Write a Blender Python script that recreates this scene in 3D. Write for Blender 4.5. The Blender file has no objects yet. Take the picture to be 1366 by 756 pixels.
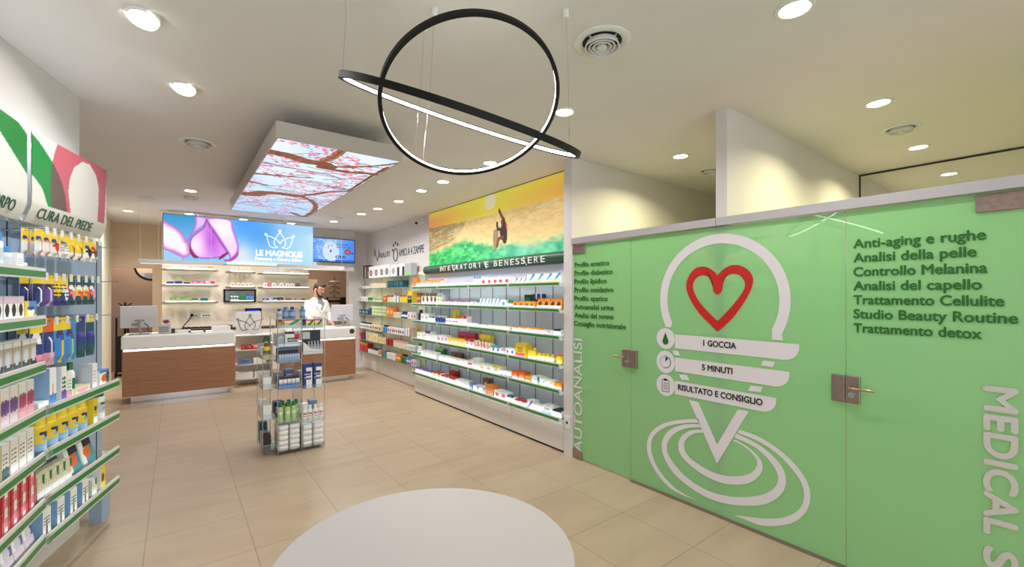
import bpy, math, random
import numpy as np
from mathutils import Vector, Matrix

R = math.radians
random.seed(7)
rng = np.random.default_rng(7)
SC = bpy.context.scene
COL = SC.collection

# ------------------------------------------------------------------ camera, world, exposure
cam_data = bpy.data.cameras.new('camera')
cam = bpy.data.objects.new('camera', cam_data)
COL.objects.link(cam)
cam.location = (0, 0, 1.6)
cam.rotation_euler = (R(90), 0, R(-37.35))
cam_data.sensor_width = 36
cam_data.lens = 36 * 587.75 / 1366
cam_data.shift_y = 14.95 / 1366
cam_data.clip_start = 0.05
SC.camera = cam
SC.view_settings.view_transform = 'Standard'
SC.view_settings.look = 'None'
SC.view_settings.gamma = 1
SC.view_settings.use_curve_mapping = False
SC.view_settings.exposure = 0.17
SC.cycles.max_bounces = 7
SC.cycles.diffuse_bounces = 4
SC.cycles.glossy_bounces = 3
SC.cycles.transparent_max_bounces = 24
SC.cycles.sample_clamp_indirect = 6
world = bpy.data.worlds.new('daylight')
SC.world = world
world.use_nodes = True
wb = world.node_tree.nodes['Background']
wb.inputs[0].default_value = (0.84, 0.92, 1.0, 1)
wb.inputs[1].default_value = 2.1

DOWNLIGHT_W = 8.5
CEIL = 2.95


def lin(c):
    return tuple((x / 12.92 if x <= 0.04045 else ((x + 0.055) / 1.055) ** 2.4) for x in c)


def S(r, g, b):
    return lin((r / 255, g / 255, b / 255))


# ------------------------------------------------------------------ materials
_mats = {}


def mat(name, col=(0.8, 0.8, 0.8), rough=0.5, metal=0.0, emit=None, strength=0.0, coat=0.0, spec=0.5):
    if name in _mats:
        return _mats[name]
    m = bpy.data.materials.new(name)
    m.use_nodes = True
    b = m.node_tree.nodes['Principled BSDF']
    b.inputs['Base Color'].default_value = (*col, 1)
    b.inputs['Roughness'].default_value = rough
    b.inputs['Metallic'].default_value = metal
    b.inputs['Specular IOR Level'].default_value = spec
    b.inputs['Coat Weight'].default_value = coat
    b.inputs['Coat Roughness'].default_value = 0.03
    if emit:
        b.inputs['Emission Color'].default_value = (*emit, 1)
        b.inputs['Emission Strength'].default_value = strength
    _mats[name] = m
    return m


def attr_mat(name, rough=0.4, emission=0.0, coat=0.0, base=1.0):
    m = mat(name, rough=rough, coat=coat)
    nt = m.node_tree
    b = nt.nodes['Principled BSDF']
    a = nt.nodes.new('ShaderNodeAttribute')
    a.attribute_name = 'Col'
    if base != 1.0:
        mx = nt.nodes.new('ShaderNodeMix')
        mx.data_type = 'RGBA'
        mx.inputs[0].default_value = 1 - base
        nt.links.new(a.outputs['Color'], mx.inputs[6])
        mx.inputs[7].default_value = (0, 0, 0, 1)
        nt.links.new(mx.outputs[2], b.inputs['Base Color'])
    else:
        nt.links.new(a.outputs['Color'], b.inputs['Base Color'])
    if emission:
        nt.links.new(a.outputs['Color'], b.inputs['Emission Color'])
        b.inputs['Emission Strength'].default_value = emission
    return m


def noisy(name, c0, c1, scale=4.0, rough=0.6, bump=0.0, stretch=(1, 1, 1), detail=4, metal=0.0, lo=0.3, hi=0.7):
    if name in _mats:
        return _mats[name]
    m = mat(name, rough=rough, metal=metal)
    nt = m.node_tree
    b = nt.nodes['Principled BSDF']
    tc = nt.nodes.new('ShaderNodeTexCoord')
    mp = nt.nodes.new('ShaderNodeMapping')
    mp.inputs['Scale'].default_value = stretch
    n = nt.nodes.new('ShaderNodeTexNoise')
    n.inputs['Scale'].default_value = scale
    n.inputs['Detail'].default_value = detail
    r = nt.nodes.new('ShaderNodeValToRGB')
    r.color_ramp.elements[0].color = (*c0, 1)
    r.color_ramp.elements[0].position = lo
    r.color_ramp.elements[1].color = (*c1, 1)
    r.color_ramp.elements[1].position = hi
    nt.links.new(tc.outputs['Object'], mp.inputs['Vector'])
    nt.links.new(mp.outputs['Vector'], n.inputs['Vector'])
    nt.links.new(n.outputs['Fac'], r.inputs['Fac'])
    nt.links.new(r.outputs['Color'], b.inputs['Base Color'])
    if bump:
        bp = nt.nodes.new('ShaderNodeBump')
        bp.inputs['Strength'].default_value = bump
        bp.inputs['Distance'].default_value = 0.01
        nt.links.new(n.outputs['Fac'], bp.inputs['Height'])
        nt.links.new(bp.outputs['Normal'], b.inputs['Normal'])
    return m


def glass_mat(name, tint, gloss=0.08, rough=0.02):
    if name in _mats:
        return _mats[name]
    m = bpy.data.materials.new(name)
    m.use_nodes = True
    nt = m.node_tree
    nt.nodes.clear()
    o = nt.nodes.new('ShaderNodeOutputMaterial')
    t = nt.nodes.new('ShaderNodeBsdfTransparent')
    t.inputs[0].default_value = (*tint, 1)
    g = nt.nodes.new('ShaderNodeBsdfGlossy')
    g.inputs['Roughness'].default_value = rough
    g.inputs['Color'].default_value = (0.95, 1, 0.97, 1)
    lw = nt.nodes.new('ShaderNodeLayerWeight')
    lw.inputs[0].default_value = 0.35
    mth = nt.nodes.new('ShaderNodeMath')
    mth.operation = 'MULTIPLY_ADD'
    mth.inputs[1].default_value = 0.45
    mth.inputs[2].default_value = gloss
    mx = nt.nodes.new('ShaderNodeMixShader')
    nt.links.new(lw.outputs['Fresnel'], mth.inputs[0])
    nt.links.new(mth.outputs[0], mx.inputs[0])
    nt.links.new(t.outputs[0], mx.inputs[1])
    nt.links.new(g.outputs[0], mx.inputs[2])
    nt.links.new(mx.outputs[0], o.inputs[0])
    _mats[name] = m
    return m


def tile_mat():
    m = mat('floor_tile', rough=0.33)
    nt = m.node_tree
    b = nt.nodes['Principled BSDF']
    tc = nt.nodes.new('ShaderNodeTexCoord')
    mp = nt.nodes.new('ShaderNodeMapping')
    mp.inputs['Location'].default_value = (0.155, -1.525 + 0.5535 * 6, 0)
    br = nt.nodes.new('ShaderNodeTexBrick')
    br.offset = 0
    br.inputs['Scale'].default_value = 1
    br.inputs['Brick Width'].default_value = 0.5535
    br.inputs['Row Height'].default_value = 0.5535
    br.inputs['Mortar Size'].default_value = 0.0022
    br.inputs['Mortar Smooth'].default_value = 0.2
    br.inputs['Color1'].default_value = (*S(192, 171, 145), 1)
    br.inputs['Color2'].default_value = (*S(186, 164, 137), 1)
    br.inputs['Mortar'].default_value = (*S(136, 118, 100), 1)
    n = nt.nodes.new('ShaderNodeTexNoise')
    n.inputs['Scale'].default_value = 3.2
    n.inputs['Detail'].default_value = 6
    mp2 = nt.nodes.new('ShaderNodeMapping')
    mp2.inputs['Scale'].default_value = (0.45, 1.8, 1)
    rp = nt.nodes.new('ShaderNodeValToRGB')
    rp.color_ramp.elements[0].position = 0.3
    rp.color_ramp.elements[0].color = (0.86, 0.84, 0.82, 1)
    rp.color_ramp.elements[1].position = 0.7
    rp.color_ramp.elements[1].color = (1, 1, 1, 1)
    mx = nt.nodes.new('ShaderNodeMix')
    mx.data_type = 'RGBA'
    mx.blend_type = 'MULTIPLY'
    mx.inputs[0].default_value = 1
    L = nt.links.new
    L(tc.outputs['Object'], mp.inputs[0])
    L(mp.outputs[0], br.inputs['Vector'])
    L(tc.outputs['Object'], mp2.inputs[0])
    L(mp2.outputs[0], n.inputs['Vector'])
    L(n.outputs['Fac'], rp.inputs[0])
    L(br.outputs['Color'], mx.inputs[6])
    L(rp.outputs[0], mx.inputs[7])
    L(mx.outputs[2], b.inputs['Base Color'])
    return m


WHITE_WALL = noisy('wall_paint', S(214, 209, 205), S(220, 215, 211), 3, 0.75)
CEIL_PAINT = noisy('ceiling_paint', S(226, 222, 219), S(230, 226, 223), 2, 0.85)
BACKWALL = noisy('warm_wall_paint', S(222, 206, 186), S(228, 213, 194), 2, 0.75)
CREAM = noisy('cream_paint', S(236, 230, 205), S(240, 234, 210), 2, 0.8)
BEIGE = noisy('beige_panel', S(214, 190, 162), S(220, 197, 170), 2, 0.6)
BROWN = noisy('taupe_paint', S(150, 126, 108), S(160, 134, 115), 2, 0.8)
WHITE = mat('white_lacquer', S(238, 236, 232), 0.3)
CABINET = mat('cabinet_white', S(222, 215, 205), 0.4)
ALU = noisy('brushed_aluminium', S(196, 192, 195), S(205, 201, 204), 30, 0.38, metal=0.55, stretch=(1, 40, 1))
CHROME = mat('chrome', (0.75, 0.75, 0.77), 0.14, 1.0)
STEEL = noisy('brushed_steel', S(160, 140, 132), S(178, 158, 150), 40, 0.36, metal=0.9, stretch=(30, 1, 1))
BRASS = mat('warm_steel', S(205, 180, 150), 0.2, 1.0)
BLACK = mat('black_matt', S(17, 16, 17), 0.6, spec=0.3)
BLACKGLOSS = mat('black_gloss', S(14, 14, 16), 0.15)
DARK = mat('dark_plastic', S(45, 44, 48), 0.45)
GREY = mat('grey_plastic', S(150, 150, 155), 0.45)
WOOD = noisy('oak_laminate', S(134, 86, 56), S(178, 126, 90), 6, 0.42, stretch=(0.5, 8, 22), detail=6, lo=0.25, hi=0.75)
DARKWOOD = noisy('dark_wood', S(60, 32, 24), S(82, 46, 34), 9, 0.4, stretch=(1, 1, 0.2))
GLASS = glass_mat('clear_glass', (0.90, 0.965, 0.93))
ACRYLIC = glass_mat('clear_acrylic', (0.95, 0.965, 0.975), 0.05)
EDGE = mat('glass_edge', S(120, 175, 150), 0.15)
STRIP = mat('green_price_strip', S(38, 132, 58), 0.3)
LIPWHITE = mat('white_plastic', S(226, 226, 222), 0.35)
BLUEPANEL = mat('pale_blue_panel', S(160, 182, 208), 0.45)
SLATPANEL = mat('pale_grey_panel', S(208, 213, 228), 0.45)
SLOT = mat('dark_slot', S(58, 62, 70), 0.6)
LED = mat('led_strip', (1, 1, 1), emit=(0.92, 0.96, 1.0), strength=8.5)
LEDTOP = mat('led_top', (1, 1, 1), emit=(0.9, 0.95, 1.0), strength=18.0)
LEDSOFT = mat('led_soft', (1, 1, 1), emit=(0.85, 0.93, 1.0), strength=1.6)
SIGNLED = mat('led_cool', (1, 1, 1), emit=(0.72, 0.86, 1.0), strength=6.0)
SHELFLED = mat('led_shelf', (1, 1, 1), emit=(0.95, 1.0, 0.96), strength=0.9)
COUNTERLED = mat('counter_led', (1, 1, 1), emit=(0.95, 0.97, 1.0), strength=7.0)
LEDWARM = mat('led_warm', (1, 1, 1), emit=(1.0, 0.97, 0.92), strength=0.7)
LAMP = mat('lamp_diffuser', (1, 1, 1), emit=(1.0, 0.97, 0.92), strength=16.0)
RINGLED = mat('ring_led', (1, 1, 1), emit=(1.0, 0.97, 0.93), strength=8.0)
DECALWHITE = mat('white_vinyl', S(226, 220, 222), 0.45)
DECALGREY = mat('pale_grey_vinyl', S(205, 200, 190), 0.45)
DECALRED = mat('red_vinyl', S(196, 30, 26), 0.4)
DECALGREEN = mat('dark_green_vinyl', S(44, 104, 42), 0.45)
DECALBLACK = mat('black_vinyl', S(22, 36, 24), 0.45)
NAVY = mat('navy_vinyl', S(52, 70, 92), 0.5)
PRINT = attr_mat('printed_card', 0.42)
PLASTIC = attr_mat('coloured_plastic', 0.3)
ART = attr_mat('backlit_print', 0.5, 0.95, base=0.15)
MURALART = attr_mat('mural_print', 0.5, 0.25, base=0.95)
SIGNART = attr_mat('sign_print', 0.3, 0.0)
MIRROR = mat('mirror_silver', (0.92, 0.93, 0.9), 0.02, 1.0)


def green_glass():
    m = mat('green_film_glass', S(172, 222, 166), 0.28, coat=1.0)
    nt = m.node_tree
    b = nt.nodes['Principled BSDF']
    b.inputs['Coat IOR'].default_value = 1.75
    b.inputs['Coat Roughness'].default_value = 0.015
    o = nt.nodes['Material Output']
    tr = nt.nodes.new('ShaderNodeBsdfTranslucent')
    tr.inputs[0].default_value = (*S(170, 228, 150), 1)
    mx = nt.nodes.new('ShaderNodeMixShader')
    mx.inputs[0].default_value = 0.4
    nt.links.new(b.outputs[0], mx.inputs[1])
    nt.links.new(tr.outputs[0], mx.inputs[2])
    nt.links.new(mx.outputs[0], o.inputs[0])
    return m


GREENGLASS = green_glass()


# ------------------------------------------------------------------ mesh builder
class MB:
    def __init__(s):
        s.v, s.f, s.c, s.m = [], [], [], []

    def face(s, idx, col=None, mi=0):
        s.f.append(tuple(idx)); s.c.append(col or (0.8, 0.8, 0.8)); s.m.append(mi)

    def vert(s, p):
        s.v.append(tuple(p)); return len(s.v) - 1

    def poly(s, pts, col=None, mi=0):
        s.face([s.vert(p) for p in pts], col, mi)

    def box(s, x0, y0, z0, x1, y1, z1, col=None, mi=0):
        b = len(s.v)
        for z in (z0, z1):
            for x, y in ((x0, y0), (x1, y0), (x1, y1), (x0, y1)):
                s.vert((x, y, z))
        for q in ((3, 2, 1, 0), (4, 5, 6, 7), (0, 1, 5, 4), (1, 2, 6, 5), (2, 3, 7, 6), (3, 0, 4, 7)):
            s.face([b + i for i in q], col, mi)
        return s

    def lathe(s, prof, n=16, col=None, mi=0, o=(0, 0, 0), cap=True, cols=None):
        b = len(s.v)
        for r, z in prof:
            for k in range(n):
                a = 2 * math.pi * k / n
                s.vert((o[0] + r * math.cos(a), o[1] + r * math.sin(a), o[2] + z))
        for i in range(len(prof) - 1):
            cc = cols[i] if cols else col
            for k in range(n):
                s.face((b + i * n + k, b + i * n + (k + 1) % n, b + (i + 1) * n + (k + 1) % n, b + (i + 1) * n + k), cc, mi)
        if cap:
            s.face([b + k for k in range(n)][::-1], cols[0] if cols else col, mi)
            e = b + (len(prof) - 1) * n
            s.face([e + k for k in range(n)], cols[-1] if cols else col, mi)
        return s

    def tube(s, pts, r, n=8, col=None, mi=0, closed=False):
        pts = [Vector(p) for p in pts]
        b = len(s.v)
        N = len(pts)
        prev = None
        rr = r if isinstance(r, (list, tuple)) else [r] * N
        for i, p in enumerate(pts):
            if closed:
                t = pts[(i + 1) % N] - pts[i - 1]
            else:
                t = pts[min(i + 1, N - 1)] - pts[max(i - 1, 0)]
            t.normalize()
            if prev is None:
                u = t.orthogonal().normalized()
            else:
                u = (prev - t * prev.dot(t)).normalized()
            prev = u
            w = t.cross(u)
            for k in range(n):
                a = 2 * math.pi * k / n
                s.vert(p + (u * math.cos(a) + w * math.sin(a)) * rr[i])
        for i in range(N if closed else N - 1):
            j = (i + 1) % N
            for k in range(n):
                s.face((b + i * n + k, b + i * n + (k + 1) % n, b + j * n + (k + 1) % n, b + j * n + k), col, mi)
        if not closed:
            s.face([b + k for k in range(n)][::-1], col, mi)
            s.face([b + (N - 1) * n + k for k in range(n)], col, mi)
        return s

    def prism(s, pts, fn, d, col=None, mi=0):
        """Extruded polygon: pts 2-D, fn maps (u,v,depth) to 3-D."""
        b = len(s.v)
        n = len(pts)
        for u, v in pts:
            s.vert(fn(u, v, 0))
        for u, v in pts:
            s.vert(fn(u, v, d))
        s.face([b + i for i in range(n)], col, mi)
        s.face([b + n + i for i in range(n)][::-1], col, mi)
        for i in range(n):
            j = (i + 1) % n
            s.face((b + j, b + i, b + n + i, b + n + j), col, mi)
        return s

    def mesh(s, name, mats, smooth=False):
        me = bpy.data.meshes.new(name)
        me.from_pydata(s.v, [], s.f)
        ms = mats if isinstance(mats, (list, tuple)) else [mats]
        for m in ms:
            me.materials.append(m)
        if len(ms) > 1:
            me.polygons.foreach_set('material_index', s.m)
        if any(m in (PRINT, PLASTIC, SIGNART) for m in ms):
            ca = me.color_attributes.new('Col', 'FLOAT_COLOR', 'CORNER')
            arr = []
            for f, c in zip(s.f, s.c):
                arr += [c[0], c[1], c[2], 1.0] * len(f)
            ca.data.foreach_set('color', arr)
        if smooth:
            me.polygons.foreach_set('use_smooth', [True] * len(s.f))
            me.set_sharp_from_angle(angle=R(40))
        me.update()
        return me

    def build(s, name, mats, parent=None, loc=(0, 0, 0), rz=0.0, smooth=False, bevel=0.0):
        return put(name, s.mesh(name, mats, smooth), parent, loc, rz, bevel)


def put(name, me, parent=None, loc=(0, 0, 0), rz=0.0, bevel=0.0):
    o = bpy.data.objects.new(name, me)
    COL.objects.link(o)
    o.location = loc
    o.rotation_euler = (0, 0, rz)
    if parent:
        o.parent = parent
    if bevel:
        md = o.modifiers.new('soft_edges', 'BEVEL')
        md.width = bevel
        md.segments = 3
        md.limit_method = 'ANGLE'
    return o


def tag(o, label, cat, group=None, kind=None):
    o['label'] = label
    o['category'] = cat
    if group:
        o['group'] = group
    if kind:
        o['kind'] = kind
    return o


def thing(name, label, cat, loc=(0, 0, 0), rz=0.0, group=None, kind=None):
    o = bpy.data.objects.new(name, None)
    COL.objects.link(o)
    o.empty_display_size = 0.05
    o.location = loc
    o.rotation_euler = (0, 0, rz)
    return tag(o, label, cat, group, kind)


def structure(name, mb, m, label, cat, bevel=0.0):
    o = mb.build(name, m, bevel=bevel)
    return tag(o, label, cat, kind='structure')


def B1(*a):
    return MB().box(*a)


ORD = ('first second third fourth fifth sixth seventh eighth ninth tenth eleventh twelfth thirteenth fourteenth '
       'fifteenth sixteenth seventeenth eighteenth nineteenth twentieth').split()
_reg = []


def row_label(o, desc, where, frm, cat, group):
    """Registers a thing of a row; the ordinal is settled when the whole row is known."""
    o['category'] = cat
    o['group'] = group
    _reg.append((o, desc, where, frm))


def settle_labels():
    cnt = {}
    for o, d, w, f in _reg:
        cnt[(d, w)] = cnt.get((d, w), 0) + 1
    seen = {}
    for o, d, w, f in _reg:
        k = (d, w)
        if cnt[k] == 1:
            o['label'] = d + ' ' + w
        else:
            i = seen.get(k, 0)
            seen[k] = i + 1
            o['label'] = '%s, %s from %s, %s' % (d, ORD[i], f, w)


# ------------------------------------------------------------------ lettering
def text_mesh(body, width, cap, bold=0.0, depth=0.002, space=1.0, material=None, skew=0.0):
    def mk(t):
        cu = bpy.data.curves.new('lettering', 'FONT')
        cu.body = t
        cu.size = 1
        cu.space_character = space
        cu.shear = skew
        cu.fill_mode = 'BOTH'
        cu.resolution_u = 4
        ob = bpy.data.objects.new('lettering', cu)
        COL.objects.link(ob)
        dg = bpy.context.evaluated_depsgraph_get()
        dg.update()
        me = bpy.data.meshes.new_from_object(ob.evaluated_get(dg))
        bpy.data.objects.remove(ob)
        bpy.data.curves.remove(cu)
        return me
    me = mk(body)
    hm = mk('H')
    hz = [v.co.y for v in hm.vertices]
    ch = max(hz) - min(hz)
    base = min(hz)
    xs = [v.co.x for v in me.vertices]
    x0, w = min(xs), max(xs) - min(xs)
    # give the flat letters a thickness
    flat0 = [((v.co.x - x0) / w * width, (v.co.y - base) / ch * cap) for v in me.vertices]
    vs, fs = [], []
    bo = bold * cap
    for ci, (dx, dy) in enumerate(((-bo, 0), (bo, 0), (0, -bo), (0, bo)) if bold else ((0, 0),)):      # heavier weight: strokes widened all round
        o = len(vs)
        n = len(flat0)
        vs += [(x + dx, y + dy, -0.0001 * ci) for x, y in flat0] + [(x + dx, y + dy, depth + 0.00025 * ci) for x, y in flat0]
        edge = {}
        for p in me.polygons:
            q = list(p.vertices)
            fs.append([i + n + o for i in q])
            for a, b in zip(q, q[1:] + q[:1]):
                edge[(a, b)] = 1
        for a, b in list(edge):
            if (b, a) not in edge:
                fs.append((a + o, b + o, b + n + o, a + n + o))
    out = bpy.data.meshes.new('lettering')
    out.from_pydata(vs, [], fs)
    out.materials.append(material or DECALBLACK)
    out.update()
    bpy.data.meshes.remove(me)
    bpy.data.meshes.remove(hm)
    return out


def lettering(body, origin, right, up, width, cap, material, parent=None, name='lettering', **kw):
    me = text_mesh(body, width, cap, material=material, **kw)
    r = Vector(right).normalized()
    u = Vector(up).normalized()
    nrm = r.cross(u)
    M = Matrix((r, u, nrm)).transposed().to_4x4()
    M.translation = Vector(origin)
    me.transform(M)
    o = bpy.data.objects.new(name, me)
    COL.objects.link(o)
    if parent:
        o.parent = parent
    return o


# ------------------------------------------------------------------ pictures (printed art as coloured meshes)
def vnoise(h, w, sy, sx, seed=0):
    g = np.random.default_rng(seed).random((sy + 2, sx + 2))
    y = np.linspace(0, sy, h); x = np.linspace(0, sx, w)
    yi = np.floor(y).astype(int); xi = np.floor(x).astype(int)
    fy = (y - yi)[:, None]; fx = (x - xi)[None]
    fy = fy * fy * (3 - 2 * fy); fx = fx * fx * (3 - 2 * fx)
    a = g[yi][:, xi]; b = g[yi][:, xi + 1]; c = g[yi + 1][:, xi]; d = g[yi + 1][:, xi + 1]
    return (a * (1 - fx) + b * fx) * (1 - fy) + (c * (1 - fx) + d * fx) * fy


def inside(U, V, poly):
    r = np.zeros(U.shape, bool)
    n = len(poly)
    for i in range(n):
        x0, y0 = poly[i]; x1, y1 = poly[(i + 1) % n]
        c = ((y0 > V) != (y1 > V)) & (U < (x1 - x0) * (V - y0) / ((y1 - y0) or 1e-9) + x0)
        r ^= c
    return r


def smooth_poly(p, n=6, closed=True):
    p = [np.array(q, float) for q in p]
    N = len(p)
    out = []
    for i in range(N if closed else N - 1):
        a, b, c, d = (p[i - 1] if closed or i else p[0]), p[i], p[(i + 1) % N], (p[(i + 2) % N] if closed or i + 2 < N else p[-1])
        for k in range(n):
            t = k / n
            q = 0.5 * ((2 * b) + (-a + c) * t + (2 * a - 5 * b + 4 * c - d) * t * t + (-a + 3 * b - 3 * c + d) * t ** 3)
            out.append((float(q[0]), float(q[1])))
    if not closed:
        out.append((float(p[-1][0]), float(p[-1][1])))
    return out


def dist_line(U, V, pts):
    d = np.full(U.shape, 9e9)
    for (x0, y0), (x1, y1) in zip(pts[:-1], pts[1:]):
        dx, dy = x1 - x0, y1 - y0
        t = np.clip(((U - x0) * dx + (V - y0) * dy) / (dx * dx + dy * dy + 1e-12), 0, 1)
        d = np.minimum(d, np.hypot(U - x0 - t * dx, V - y0 - t * dy))
    return d


def grid_mesh(name, img, fn, material):
    """img: rows bottom to top, sRGB 0..255; fn(u,v) gives the vertex position."""
    h, w = img.shape[:2]
    u = np.linspace(0, 1, w); v = np.linspace(0, 1, h)
    vs = [fn(a, b) for b in v for a in u]
    fs = [(j * w + i, j * w + i + 1, (j + 1) * w + i + 1, (j + 1) * w + i) for j in range(h - 1) for i in range(w - 1)]
    me = bpy.data.meshes.new(name)
    me.from_pydata(vs, [], fs)
    me.materials.append(material)
    ca = me.color_attributes.new('Col', 'FLOAT_COLOR', 'POINT')
    x = np.clip(img, 0, 255) / 255.0
    l = np.where(x <= 0.04045, x / 12.92, ((x + 0.055) / 1.055) ** 2.4)
    ca.data.foreach_set('color', np.concatenate([l, np.ones((h, w, 1))], 2).reshape(-1).astype(np.float32))
    me.update()
    return me


def blend(img, mask, col):
    m = mask[..., None].astype(float)
    img[:] = img * (1 - m) + np.array(col, float) * m

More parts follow.
